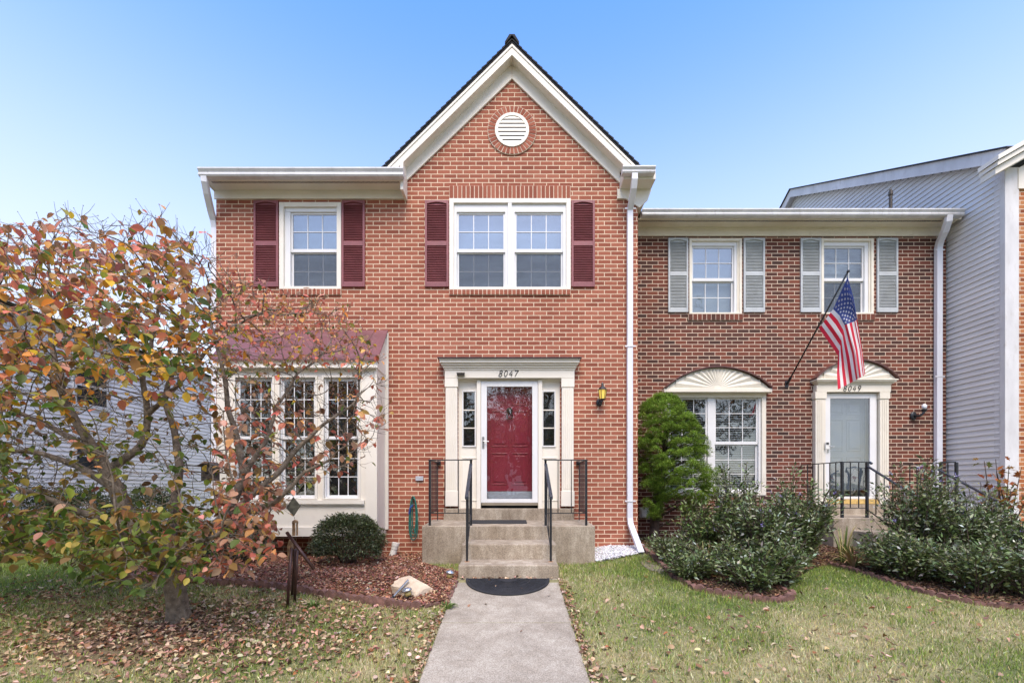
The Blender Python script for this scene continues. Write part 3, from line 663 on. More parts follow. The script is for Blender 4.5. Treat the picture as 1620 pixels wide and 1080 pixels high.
# round vent
cz = Zm(207.5); vx = 0.0
vo = None
def circ(r, n=40): return [(vx+r*math.cos(2*PI*i/n), cz+r*math.sin(2*PI*i/n)) for i in range(n)]
vo = MB().prism_xz(circ(.385), -.019, .02).build('round_vent', M['mortar'], house)
br = MB(); nb = 34
for i in range(nb):
    a0 = 2*PI*(i+.10)/nb; a1 = 2*PI*(i+.90)/nb
    br.prism_xz([(vx+r*math.cos(a), cz+r*math.sin(a)) for r, a in ((.272, a0), (.378, a0), (.378, a1), (.272, a1))], -.024+random.uniform(-.002, .002), .0)
br.build('brick_ring', M['bi'], vo, bevel=.002)
fr = MB(); n_ = 48
for (r0, r1, ya, yb) in ((.222, .268, -.02, .0),):
    for i in range(n_):
        a0 = 2*PI*i/n_; a1 = 2*PI*(i+1)/n_
        P = [(vx+r*math.cos(a), cz+r*math.sin(a)) for r, a in ((r0, a0), (r1, a0), (r1, a1), (r0, a1))]
        fr.add([(p[0], ya-.015, p[1]) for p in P]+[(p[0], yb, p[1]) for p in P], [(3, 2, 1, 0) if 0 else (0, 1, 2, 3), (0, 3, 7, 4), (1, 5, 6, 2)])
fr.build('vent_frame', M['cream'], vo)
MB().prism_xz(circ(.225), -.0235, -.0195).build('vent_back', M['room'], vo)
lv = MB()
for i in range(7):
    z = cz-.19+i*.064; hh = .026
    def hw(zz): return math.sqrt(max(0, .222**2-(zz-cz)**2))
    a_, b_ = hw(z-hh), hw(z+hh)
    if min(a_, b_) < .02: continue
    lv.add([(vx-a_, -.034, z-hh), (vx+a_, -.034, z-hh), (vx+b_, -.0245, z+hh), (vx-b_, -.0245, z+hh)], [(0, 1, 2, 3)])
lv.build('vent_louvres', M['cream'], vo)

# upper windows
def casing(house, r, y, w_=.07, mat='cream', proud=.022, name='window'):
    i = (r[0]+w_, r[1]-w_, r[2]+w_*.6, r[3]-w_*1.0)
    o = MB().ring(r, i, y-proud, y+.03).build(name, M[mat], house, bevel=.004)
    return o, i
def jamb(win, i, units, y, mat='white'):
    """white vinyl frame between casing opening and the sash openings"""
    us = sorted(units); mb = MB(); lo_z = min(u[2] for u in us); hi_z = max(u[3] for u in us)
    mb.box(i[0], i[1], y+.012, y+.095, hi_z, i[3]+.01); mb.box(i[0], i[1], y+.012, y+.095, i[2]-.01, lo_z)
    xs_ = [i[0]]+[v for u in us for v in (u[0], u[1])]+[i[1]]
    for k in range(0, len(xs_), 2): mb.box(xs_[k], xs_[k+1], y+.012, y+.095, lo_z, hi_z)
    mb.build('frame', M[mat], win, bevel=.004)
def backing(win, i, y, top, bot, zm):
    MB().box(i[0]-.02, i[1]+.02, y+.16, y+.17, zm, i[3]+.03).build('curtain', M[top], win)
    MB().box(i[0]-.02, i[1]+.02, y+.16, y+.17, i[2]-.03, zm-.001).build('curtain', M[bot], win)
sw = .03
win, i = casing(house, w1, 0)
gx = (Xm(461.7), Xm(531.7)); zz = (Zm(337.5), Zm(392), Zm(399), Zm(454))
jamb(win, i, [(gx[0]-sw, gx[1]+sw, zz[3]-sw*.6, zz[0]+sw)], 0)
unit(win, gx[0], gx[1], zz[0], zz[1], zz[2], zz[3], 0, 3, 2, 'glass', 'glass_d', sw=sw)
backing(win, i, 0, 'curtain', 'curtain_d', zz[1]-.03)
win, i = casing(house, w2, 0)
us = []
for a_, b_ in ((725.4, 796.3), (817.2, 888)):
    us.append((Xm(a_)-sw, Xm(b_)+sw, zz[3]-sw*.6, zz[0]+sw))
jamb(win, i, us, 0)
for a_, b_ in ((725.4, 796.3), (817.2, 888)):
    unit(win, Xm(a_), Xm(b_), zz[0], zz[1], zz[2], zz[3], 0, 3, 2, 'glass', 'glass_d', sw=sw)
MB().box(Xm(803.5), Xm(809.5), -.02, .02, zz[3]-.02, w2[3]-.07).build('mullion', M['white'], win, bevel=.004)
backing(win, i, 0, 'curtain', 'curtain_d', zz[1]-.03)
soldier(house, Xm(711), Xm(902.4), Zm(314.4), Zm(294.4), 0, 29, M['bi'], M['mortar'])
soldier(house, Xm(711), Xm(902.4), Zm(467), Zm(458.9), 0, 29, M['bi'], M['mortar'], 'brick_sill', .03)
soldier(house, Xm(443), Xm(540.3), Zm(467), Zm(458.0), 0, 15, M['bi'], M['mortar'], 'brick_sill', .03)
for a_, b_ in ((402.6, 441.3), (541.2, 577.8), (672.6, 710), (903.8, 940.6)): shutter(house, Xm(a_), Xm(b_), Zm(454.5), Zm(318.2), Zm(386.5), 0, M['maroon'])

# door surround
sx0, sx1 = Xm(705), Xm(907.5); yp = -.10
ds = MB()
ds.box(sx0, sx1, yp, -.002, Zm(600), Zm(586.5))
o = ds.build('door_surround', M['cream'], house, bevel=.004)
cn = MB()                              # stepped cornice
for k, (e, z0_, z1_) in enumerate(((.010, 588, 585.0), (.025, 585, 581.5), (.045, 581.5, 578.5), (.065, 578.5, 574.5), (.075, 574.5, 572.5))):
    cn.box(sx0-e, sx1+e, yp-e*1.3-.002*k, -.003, Zm(z0_), Zm(z1_))
cn.build('cornice', M['cream'], o, bevel=.006)
MB().prism_yz([(yp-.13, Zm(572.4)), (yp-.13, Zm(571.2)), (0, Zm(567.2)), (0, Zm(572.4))], sx0-.095, sx1+.095).build('cap', M['cap'], o)
for a_ in (sx0, Xm(887)):
    b_ = a_+.205
    p = MB(); p.box(a_+.012, b_-.012, yp+.012, -.002, .78, Zm(600))
    p.box(a_, b_, yp, -.0021, .78, 1.02); p.box(a_, b_, yp, -.0021, Zm(614), Zm(600.2))
    for k in range(5): p.box(a_+.035+k*.03, a_+.05+k*.03, yp+.004, yp+.0125, 1.05, Zm(616))
    p.build('pilaster', M['cream'], o, bevel=.004)
# recessed side-light panels
ys_ = .02
for g0, g1, o0, o1 in ((733, 751, 725, 761), (859.6, 877.2, 851, 887)):
    a_, b_ = Xm(o0), Xm(o1); r = (Xm(g0), Xm(g1), Zm(704.5), Zm(619.5))
    sp_ = MB().ring((a_, b_, .74, Zm(599.5)), r, ys_, ys_+.04).build('sidelight', M['cream'], house)
    MB().ring((r[0]-.022, r[1]+.022, r[2]-.022, r[3]+.022), r, ys_-.018, ys_).build('sidelight_frame', M['white'], sp_, bevel=.003)
    MB().box(r[0], r[1], ys_+.012, ys_+.016, r[2], r[3]).build('pane', M['glass_d'], sp_)
    mt = MB()
    for z in (648, 676.5): mt.box(r[0], r[1], ys_+.0, ys_+.011, Zm(z)-.008, Zm(z)+.008)
    mt.build('muntins', M['cream'], sp_); MB().box(a_, b_, ys_+.10, ys_+.11, .8, 2.7).build('curtain', M['room'], sp_)  # dark sheet stands in for the unlit hall behind the sidelight
    MB().ring((a_+.045, b_-.045, .86, 1.55), (a_+.065, b_-.065, .88, 1.53), ys_-.010, ys_).build('panel_moulding', M['cream'], sp_, bevel=.003)
MB().box(Xm(754.5), Xm(760.8), -.045, .03, .74, Zm(601.5)).build('door_jamb', M['cream'], house, bevel=.004)
MB().box(Xm(851.2), Xm(857.5), -.045, .03, .74, Zm(601.5)).build('door_jamb', M['cream'], house, bevel=.004)
MB().box(Xm(725.5), Xm(886.8), -.004, .06, Zm(603.2), Zm(599.8)).build('door_head', M['cream'], house)
sd_, dd_ = storm_door(house, Xm(761.2), Xm(850.8), Zm(794.5), Zm(603.5), Xm(770.4), Xm(841.9), Zm(789), Zm(612), .0, M['door_r'], Zm(776.5), Xm(764.8), Zm(700))
MB().box(Xm(768), Xm(845), .09, .15, Zm(793), Zm(777)).build('threshold', M['greybox'], house)
MB().box(Xm(762), Xm(851), -.06, .03, Zm(798.8), Zm(795)).build('door_sill', paint('door_sill_tan', (.26, .22, .16), .5), house, bevel=.003)
MB().box(Xm(754), Xm(858), .06, .3, .5, Zm(793.5)).build('floor', M['room'], house)
kn = MB(); kc = (Xm(806), .085, Zm(652))
kn.sphere((kc[0], kc[1], kc[2]+.035), .042, 12, 8, (1, .5, 1.1)); kn.sphere((kc[0], kc[1]-.022, kc[2]+.025), .022, 10, 6)
kn.tube([(kc[0]+.045*math.cos(t_), kc[1]-.015, kc[2]-.045+.05*math.sin(t_)) for t_ in np.linspace(2.4, 2*PI+.75, 16)], .009, 6)
for a_ in np.linspace(0, 2*PI, 12, endpoint=False): kn.sphere((kc[0]+.04*math.cos(a_), kc[1]-.004, kc[2]+.04+.042*math.sin(a_)), .012, 6, 4)
kn.build('door_knocker', M['bronze'], dd_, smooth=True)
digits('8047', Xm(788.8), Zm(598), .093, yp).build('house_number', M['number'], house)
MB().box(Xm(724.5), Xm(736.5), yp-.05, yp-.002, Zm(597), Zm(593)).prism_xz([(Xm(723.5), Zm(593)), (Xm(737.5), Zm(593)), (Xm(736), Zm(594.5)), (Xm(725), Zm(594.5))], yp-.06, yp-.051).build('porch_sensor', M['bronze'], house, bevel=.003)

# bay window
bay = MB(); bx0, bx1 = -4.35, -2.0; by = -.46; sb_ = F/(D+by)
Zb = lambda py: H+(769-py)/sb_; Xb = lambda px: (px-810)/sb_
bz0, bz1 = Zb(848), Zb(568)
gls = [(Xb(377.8), Xb(426.7)), (Xb(448), Xb(494.7)), (Xb(517.8), Xb(563))]
bh = [(a_-.045, b_+.045, Zb(783)-.05, Zb(602)+.05) for a_, b_ in gls]
wallholes(bay, bx0, bx1, bz0+.0, bz1, bh, by, .05)
bay.add([(bx1, by, bz0), (bx1, 0, bz0), (bx1, 0, 3.5), (bx1, by, bz1)], [(0, 1, 2, 3)]); bay.add([(bx0, by, bz0), (bx0, by, bz1), (bx0, 0, 3.5), (bx0, 0, bz0)], [(0, 1, 2, 3)])
bay.add([(bx0, by, bz0), (bx0, 0, bz0), (bx1, 0, bz0), (bx1, by, bz0)], [(0, 1, 2, 3)])
bo = bay.build('bay_window', M['cream'], house)
tr = MB()
tr.box(bx0-.01, bx1+.01, by-.03, by-.002, bz0, Zb(833)); tr.box(bx0+.18, Xb(577), by-.02, by-.002, Zb(800), Zb(797)); tr.box(bx0+.16, Xb(577), by-.045, by-.002, Zb(797), Zb(790.5))
tr.box(bx1-.17, bx1+.008, by-.012, by-.002, Zb(833)+.002, Zb(583)); tr.box(bx0-.008, bx0+.14, by-.012, by-.002, Zb(833)+.002, Zb(583))
tr.box(bx0-.02, bx1+.02, by-.03, by-.002, Zb(583)+.004, bz1); tr.box(bx0-.06, bx1+.0, by-.09, by-.003, Zb(584), Zb(580.5))
tr.prism_yz([(by-.0, Zb(583)), (0, Zb(583)), (0, 3.50), (by, bz1)], bx1+.001, bx1+.012)
tr.box(bx1+.0, bx1+.05, -.03, -.002, bz0+.06, 3.50)
tr.build('bay_trim', M['cream'], bo, bevel=.004)
slab_ = MB(); slab(slab_, (bx0-.07, by-.08, 2.955), (bx1+.04, by-.08, 2.955), (bx1+.04, -.002, 3.56), (bx0-.07, -.002, 3.56), .025)
for k in range(4):
    x = bx0+.5+k*.48
slab_.build('bay_roof', M['copper'], bo, bevel=.003)
for k, (a_, b_) in enumerate(gls):
    zt1, zt0, zb1, zb0 = Zb(602), Zb(689.5), Zb(695), Zb(783)
    wv = MB().ring((a_-.075, b_+.075, zb0-.06, zt1+.075), (a_-.045, b_+.045, zb0-.045, zt1+.045), by-.02, by+.01).build('window', M['cream'], house, bevel=.003)
    jamb(wv, (a_-.045, b_+.045, zb0-.045, zt1+.045), [(a_-.03, b_+.03, zb0-.03, zt1+.03)], by-.0)
    unit(wv, a_, b_, zt1, zt0, zb1, zb0, by, 3, 3, 'glass_d', 'glass_d', screen=False, sw=.03)
    MB().box(a_-.05, b_+.05, by+.25, by+.26, zb0-.05, zt1+.05).build('curtain', M['room'], wv)  # no fabric: the room's darkness behind the bay glass, put into the colour
# chimney flue / basement darkness under bay is real shade

# ================================================================== NEIGHBOUR HOUSE (8049)
NY = .91; sN = F/(D+NY)
Zn = lambda py: H+(769-py)/sN; Xn = lambda px: (px-810)/sN
h2 = thing('dark_brick_townhouse', 'lower dark brick townhouse with grey shutters, arched pediments and grey front door', 'house', (5, NY, 0))
nx0, nx1 = 1.995, 7.76
v1 = (Xn(1090), Xn(1173), Zn(497), Zn(378)); v2 = (Xn(1298.5), Xn(1381), Zn(497), Zn(378)); v3 = (Xn(1051), Xn(1211), Zn(783), Zn(622)); v4 = (Xn(1301.5), Xn(1386), .6, Zn(621.7))
mb = MB(); wallholes(mb, nx0, nx1, -.3, 5.72, [sh(v1), sh(v2), sh(v3), v4], NY)
mb.add([(nx0, NY, 5.72), (nx1, NY, 5.72), (nx1, 9.5, 5.72), (nx0, 9.5, 5.72)], [(0, 1, 2, 3)])
mb.add([(nx0, 9.5, -.3), (nx0, 9.5, 5.72), (nx1, 9.5, 5.72), (nx1, 9.5, -.3)], [(0, 1, 2, 3)])
mb.build('wall', M['brick2'], h2)
MB().box(nx0+.002, nx1-.05, NY-.03, NY-.002, Zn(374.5), Zn(351)).build('eave_frieze', M['cream2'], h2, bevel=.004)
MB().box(nx0+.002, nx1-.02, NY-.27, NY-.0, 5.70, 5.715).build('soffit', M['cream2'], h2)
vt = MB()
for i_ in range(280): vt.box(2.1+i_*.0192, 2.108+i_*.0192, NY-.24, NY-.195, 5.6975, 5.7015)
vt.build('soffit_vents', M['room'], h2)
MB().box(nx0+.21, nx1-.02, NY-.29, NY-.27, 5.685, 5.79).build('fascia', M['cream2'], h2)
gu = MB(); gutter(gu, nx0+.22, 7.70, NY-.41, NY-.291, 5.70, 5.80); gu.build('gutter', M['gutter'], h2)
r2 = MB(); slab(r2, (nx0-.0, NY-.32, 5.81), (nx1, NY-.32, 5.81), (nx1, 5.2, 7.85), (nx0, 5.2, 7.85), .03); slab(r2, (nx0, 5.2, 7.85), (nx1, 5.2, 7.85), (nx1, 9.8, 5.7), (nx0, 9.8, 5.7), .03)
r2.build('roof', M['roof2'], h2)
vp = U(1409, 300, 8.4); MB().lathe((vp[0], vp[1], 5.6), [(.028, 0), (.028, vp[2]-5.6-.12), (.038, vp[2]-5.6-.1), (.038, vp[2]-5.6-.04), (.022, vp[2]-5.6-.04), (.022, vp[2]-5.6)], 12).build('vent_pipe', M['bronze'], h2)
downspout(h2, [(7.46, NY-.35, 5.72), (7.46, NY-.34, 5.62), (7.49, NY-.25, 5.50), (7.55, NY-.1, 5.40), (Xn(1480), NY-.055, 5.32), (Xn(1480), NY-.05, 3), (Xn(1480), NY-.05, .3)],
          [(Xn(1480), NY-.085, 5.27), (Xn(1480), NY-.085, 3.03)], .10, .07)
for r, gx_, bt in ((v1, (1095.8, 1159.5), 'curtain'), (v2, (1302.6, 1366), 'curtain_d')):
    win, i = casing(h2, r, NY, .045, 'cream2')
    i = (i[0], i[1]-.03, i[2], i[3])
    MB().box(i[1], i[1]+.03, NY-.0, NY+.09, r[2], r[3]).build('reveal', M['cream2'], win)
    a_, b_ = Xn(gx_[0]+2), Xn(gx_[1]); z4 = (Zn(391), Zn(438.5), Zn(445), Zn(492))
    jamb(win, i, [(a_-sw, b_+sw, z4[3]-sw*.6, z4[0]+sw)], NY)
    unit(win, a_, b_, *z4, NY, 3, 2, 'glass' if bt == 'curtain' else 'glass_d', 'glass_d', screen=(bt != 'curtain'), sw=sw)
    backing(win, i, NY, bt, bt, z4[1]-.03)
    soldier(h2, r[0]-.02, r[1]+.02, Zn(507), Zn(497.3), NY, 12, M['bi2'], M['mortar2'], 'brick_sill', .03)
for a_, b_ in ((1056.6, 1088), (1175.6, 1209), (1265.5, 1297.7), (1386, 1419)): shutter(h2, Xn(a_), Xn(b_), Zn(494.5), Zn(377.5), Zn(434), NY, M['grey_sh'])
win, i = casing(h2, v3, NY, .075, 'cream2', name='window')
gg = [(Xn(1062), Xn(1117.5)), (Xn(1134), Xn(1198))]; z4 = (Zn(631), Zn(698), Zn(704), Zn(772))
jamb(win, i, [(a_-sw, b_+sw, z4[3]-sw, z4[0]+sw) for a_, b_ in gg], NY)
for a_, b_ in gg: unit(win, a_, b_, *z4, NY, 3, 3, 'glass_d', 'glass_d', screen=False, sw=sw)
bl = MB(); zz0 = z4[3]
while zz0 < z4[0]+.02: bl.add([(i[0], NY+.14, zz0), (i[1], NY+.14, zz0), (i[1], NY+.165, zz0+.028), (i[0], NY+.165, zz0+.028)], [(0, 1, 2, 3)]); zz0 += .042
bl.build('blinds', paint('blind_slats', (.33, .34, .36), .7), win); MB().box(i[0], i[1], NY+.2, NY+.21, i[2]-.05, i[3]+.05).build('curtain', M['room'], win)  # behind the slats, a near-black sheet painted as the unlit room
# fan pediments
def pediment(house, x0, x1, zb, zt, y, yf, rays, name='pediment'):
    cx = (x0+x1)/2; hw_ = (x1-x0)/2; hh = zt-zb; R = (hw_*hw_+hh*hh)/(2*hh); zc = zt-R; n = 24
    am = math.asin(min(1, hw_/R)); arc = [(cx+R*math.sin(-am+2*am*i_/n), zc+R*math.cos(-am+2*am*i_/n)) for i_ in range(n+1)]
    o = MB().prism_xz([(x0, zb)]+arc[1:-1]+[(x1, zb)], yf, y-.002).build(name, M['cream2'], house)
    rc_ = MB()
    for k in range(n):
        (ax, az), (bx, bz) = arc[k], arc[k+1]; e = 1.035
        A2 = (cx+(ax-cx)*1.02, az+.006); B2 = (cx+(bx-cx)*1.02, bz+.006); A3 = (cx+(ax-cx)*1.03, az+.026); B3 = (cx+(bx-cx)*1.03, bz+.026)
        vs = [(A2[0], yf-.06, A2[1]), (B2[0], yf-.06, B2[1]), (B3[0], yf-.06, B3[1]), (A3[0], yf-.06, A3[1]), (A2[0], y, A2[1]), (B2[0], y, B2[1]), (B3[0], y, B3[1]), (A3[0], y, A3[1])]
        rc_.add(vs, [(0, 1, 2, 3), (3, 2, 6, 7), (0, 4, 5, 1)]+([(0, 3, 7, 4)] if k == 0 else [])+([(1, 5, 6, 2)] if k == n-1 else []))
    rc_.build('pediment_roof', M['copper2'], o)
    ry = MB(); c0 = (cx, zb+.02)
    for k in range(rays):
        a_ = PI*(k+.5)/rays; dx, dz = math.cos(a_), math.sin(a_)
        # distance to the arc
        t_ = 0
        while True:
            X_, Z_ = c0[0]+dx*t_, c0[1]+dz*t_
            if math.hypot(X_-cx, Z_-zc) > R-.035 or Z_ < zb+.01: break
            t_ += .01
        if t_ < .1: continue
        w0, w1_ = .012, .5*PI/rays*t_*.86
        p0 = (c0[0]+dx*.06, c0[1]+dz*.06); p1 = (c0[0]+dx*t_, c0[1]+dz*t_)
        ry.add([(p0[0]-dz*.006, yf-.003, p0[1]+dx*.006), (p0[0]+dz*.006, yf-.003, p0[1]-dx*.006), (p1[0]+dz*w1_, yf-.003, p1[1]-dx*w1_), (p1[0], yf-.022, p1[1]), (p1[0]-dz*w1_, yf-.003, p1[1]+dx*w1_)],
               [(0, 1, 3), (1, 2, 3), (0, 3, 4)])
    ry.build('sunburst', M['cream2'], o)
    return o
M['copper2'] = paint('red_brown_metal', (.13, .055, .045), .4, .2, 6, .05, 40)
pediment(h2, Xn(1050), Xn(1213), Zn(617), Zn(584.5), NY, NY-.10, 15)
MB().box(Xn(1047), Xn(1215), NY-.13, NY-.003, Zn(622.2), Zn(616.8)).build('head_ledge', M['cream2'], h2, bevel=.004)
sN2 = sN
pediment(h2, Xn(1283), Xn(1409), Zn(603), Zn(574), NY, NY-.12, 13)
cn = MB()
for k, (e, a_, b_) in enumerate(((.0, 610.5, 608.5), (.02, 608.5, 606.5), (.045, 606.5, 604.5), (.06, 604.5, 602.6))): cn.box(Xn(1287)-e, Xn(1403)+e, NY-.11-e-.002*k, NY-.003, Zn(a_), Zn(b_))
cn.build('cornice', M['cream2'], h2, bevel=.004)
MB().box(Xn(1286), Xn(1402), NY-.10, NY-.002, Zn(621.5), Zn(610.5)).build('door_frieze', M['cream2'], h2, bevel=.003)
for a_, b_ in ((1284, 1302), (1385, 1401)):
    p = MB(); p.box(Xn(a_)+.012, Xn(b_)-.012, NY-.085, NY-.002, .62, Zn(621.7)); p.box(Xn(a_), Xn(b_), NY-.10, NY-.0021, Zn(632), Zn(621.6)); p.box(Xn(a_), Xn(b_), NY-.10, NY-.0021, .62, .85)
    for k in range(3): p.box(Xn(a_)+.05+k*.035, Xn(a_)+.065+k*.035, NY-.092, NY-.0855, .88, Zn(634))
    p.build('pilaster', M['cream2'], h2, bevel=.004)
storm_door(h2, Xn(1302.2), Xn(1384.5), Zn(789), Zn(622.5), Xn(1311.3), Xn(1373.8), Zn(785), Zn(630.5), NY, M['door_g'], Zn(775), Xn(1307.5), Zn(708))
MB().box(Xn(1302), Xn(1385), NY-.08, NY+.02, Zn(796.5), Zn(789.3)).build('threshold', M['yellow'], h2, bevel=.004)
MB().box(Xn(1300), Xn(1387), NY+.08, NY+.35, .5, Zn(785)).build('floor', M['room'], h2)
digits('8049', Xn(1327), Zn(620.3), .092, NY-.10, .9).build('house_number', M['number'], h2)
db = MB().box(Xn(1298.6), Xn(1304), NY-.125, NY-.10, Zn(711), Zn(700)).build('doorbell', M['pvc'], h2, bevel=.004); MB().box(Xn(1299.2), Xn(1303.4), NY-.128, NY-.1255, Zn(704), Zn(700.6)).build('doorbell_lens', M['black'], db)

# ================================================================== RIGHT-HAND HOUSE (grey siding)
def sidewall(mb, X, sgn, y0, y1, z0, roof, lap=.0928):
    """laps of siding on the plane x=X, facing sgn; roof(z)-> (ya,yb) extent at height z or None"""
    z = z0
    while True:
        r = roof(z+lap*.5)
        if r is None: break
        ya, yb = max(y0, r[0]), min(y1, r[1])
        if yb-ya < .05: break
        xo, xi = X+sgn*.018, X+sgn*.002
        q = [(xo, ya, z), (xo, yb, z), (xi, yb, z+lap), (xi, ya, z+lap)]; u = [(xi, ya, z), (xi, yb, z), (xo, yb, z), (xo, ya, z)]
        mb.add(q, [(0, 1, 2, 3)] if sgn > 0 else [(3, 2, 1, 0)]); mb.add(u, [(0, 1, 2, 3)] if sgn > 0 else [(3, 2, 1, 0)])
        z += lap
h3 = thing('siding_townhouse', 'taller townhouse at the right edge with pale grey siding and an orange brick front', 'house', (9, 0, 0))
SX = 7.80; e0, rise, ridge = 6.24, .55, 5.15
def roof3(z):
    if z < e0: return (0, 10.5)
    a_ = (z-e0)/rise
    return (a_, 2*ridge-a_) if a_ < ridge else None
mb = MB(); sidewall(mb, SX, -1, 0, 10.3, -.2, roof3); mb.build('side_wall', M['siding'], h3)
mb = MB(); mb.add([(8.0, 0, -.3), (13, 0, -.3), (13, 0, 6.0), (8.0, 0, 6.0)], [(0, 1, 2, 3)]); mb.add([(13, 0, -.3), (13, 10.3, -.3), (13, 10.3, 6), (13, 0, 6)], [(0, 1, 2, 3)])
mb.add([(7.95, 0, 6.0), (13, 0, 6.0), (13, 0, 6.9), (10.5, 0, 8.3)], [(0, 1, 2, 3)])
mb.add([(8.0, .05, -.3), (8.0, .05, 6.0), (8.0, 0, 6.0), (8.0, 0, -.3)], [(0, 1, 2, 3)])
mb.build('front_wall', M['brick3'], h3)
MB().box(SX-.02, 8.0, -.02, .06, -.2, 6.12).build('corner_board', M['board'], h3, bevel=.004)
MB().box(SX-.012, SX+.02, .061, .15, -.2, 6.2).build('corner_board', M['board'], h3)
rk = MB(); A_ = Vector((SX-.05, -.15, e0+rise*(-.15)+.02)); B_ = Vector((SX-.05, ridge, e0+rise*ridge+.02)); C_ = Vector((SX-.05, 2*ridge, e0+.02))
for P, Q in ((A_, B_), (B_, C_)):
    rk.prism_yz([(P.y, P.z-.07), (Q.y, Q.z-.07), (Q.y, Q.z+.14), (P.y, P.z+.14)], SX-.16, SX-.12)
    rk.prism_yz([(P.y, P.z-.05), (Q.y, Q.z-.05), (Q.y, Q.z-.03), (P.y, P.z-.03)], SX-.12, SX)
rk.build('rake_board', M['board'], h3)
r3 = MB()
slab(r3, (SX-.19, -.2, A_.z+.14), (14, -.2, A_.z+.14), (14, ridge, B_.z+.165), (SX-.19, ridge, B_.z+.165), .025); slab(r3, (SX-.19, ridge, B_.z+.165), (14, ridge, B_.z+.165), (14, 10.5, C_.z+.1), (SX-.19, 10.5, C_.z+.1), .025)
r3.build('roof', M['roof'], h3)
fr3 = MB()
q0 = U(1574, 262, 6.75); 
for k, (t0, t1, ya) in enumerate(((0, .07, -.30), (-.07, 0, -.27), (-.17, -.07, -.22))):
    x_, z_ = q0[0]+.02*k, q0[2]+.06
    fr3.prism_xz([(x_, z_+t0), (x_+5.2, z_+t0+.57*5.2*.55), (x_+5.2, z_+t1+.57*5.2*.55), (x_, z_+t1)] if 0 else [(x_, z_+t0), (x_+2.7, z_+t0+.57*2.7), (x_+2.7, z_+t1+.57*2.7), (x_, z_+t1)], ya, .0)
fr3.build('front_rake', M['cream'], h3)
MB().prism_xz([(7.98, 5.78), (7.98, 6.1), (10.5, 7.5), (10.5, 7.2), (8.2, 5.93), (8.2, 5.78)], -.03, -.004).build('front_frieze', M['cream'], h3)

# ================================================================== LEFT-HAND HOUSE (white siding, behind the tree)
h4 = thing('white_siding_house', 'white siding house glimpsed behind the autumn tree at the left edge', 'house', (-12, 2, 0))
def roof4(z):
    return (-2.5, 9.5) if z < 4.6 else None
mb = MB(); sidewall(mb, -9.8, 1, -2.5, 9.5, -.1, roof4, .098); mb.build('side_wall', M['siding_w'], h4)
mb = MB(); mb.box(-16, -9.81, -2.5, 9.5, -.2, 4.6); mb.build('wall', M['siding_w'], h4)
MB().box(-9.86, -9.77, -2.6, -2.5, -.1, 4.6).build('corner_board', M['board'], h4)
r4 = MB(); MB.add(r4, [(-16, -2.8, 4.62), (-9.6, -2.8, 4.62), (-9.6, 9.8, 4.62), (-16, 9.8, 4.62), (-13, .6, 5.45), (-13, 6.4, 5.45)], [(0, 1, 4), (1, 2, 5, 4), (2, 3, 5), (3, 0, 4, 5), (3, 2, 1, 0)]); r4.build('roof', M['roof2'], h4)
for yc, zb_, zt_ in ((3.3, 1.4, 2.2), (3.3, 2.9, 3.9)):
    wv = MB()
    wv.box(-9.79, -9.76, yc-.45, yc-.37, zb_, zt_); wv.box(-9.79, -9.76, yc+.37, yc+.45, zb_, zt_); wv.box(-9.79, -9.76, yc-.37, yc+.37, zb_, zb_+.08); wv.box(-9.79, -9.76, yc-.37, yc+.37, zt_-.08, zt_); wv.box(-9.785, -9.765, yc-.37, yc+.37, (zb_+zt_)/2-.03, (zb_+zt_)/2+.03)
    o = wv.build('window', M['white'], h4); MB().box(-9.785, -9.775, yc-.37, yc+.37, zb_+.08, zt_-.08).build('pane', M['room'], o)

# ================================================================== PORCH, STEPS, RAILINGS
po = MB(); PX0, PX1, PY = -1.254, 1.157, -.84
po.add([(PX0, PY, -.2), (PX1, PY, -.2), (PX1, PY, .54), (PX0, PY, .54), (PX0, -.0, -.2), (PX1, -.0, -.2), (PX1, -.0, .57), (PX0, -.0, .57)],
       [(0, 1, 2, 3), (3, 2, 6, 7), (1, 5, 6, 2), (0, 3, 7, 4), (4, 7, 6, 5)])
porch = thing('concrete_porch', 'weathered concrete porch with three steps before the red door', 'porch', (0, -1, 0))
po.build('landing', M['conc'], porch, bevel=.012)
MB().box(-.645, .568, -1.35, PY-.002, -.1, .353).build('step', M['conc'], porch, bevel=.014)
MB().box(-.635, .553, -1.77, -1.352, -.12, .161).build('step', M['conc'], porch, bevel=.014)
MB().box(Xm(704)+.0, Xm(906.5), -.13, .05, .56, Zm(803.5)).build('door_step', M['conc'], porch, bevel=.008)

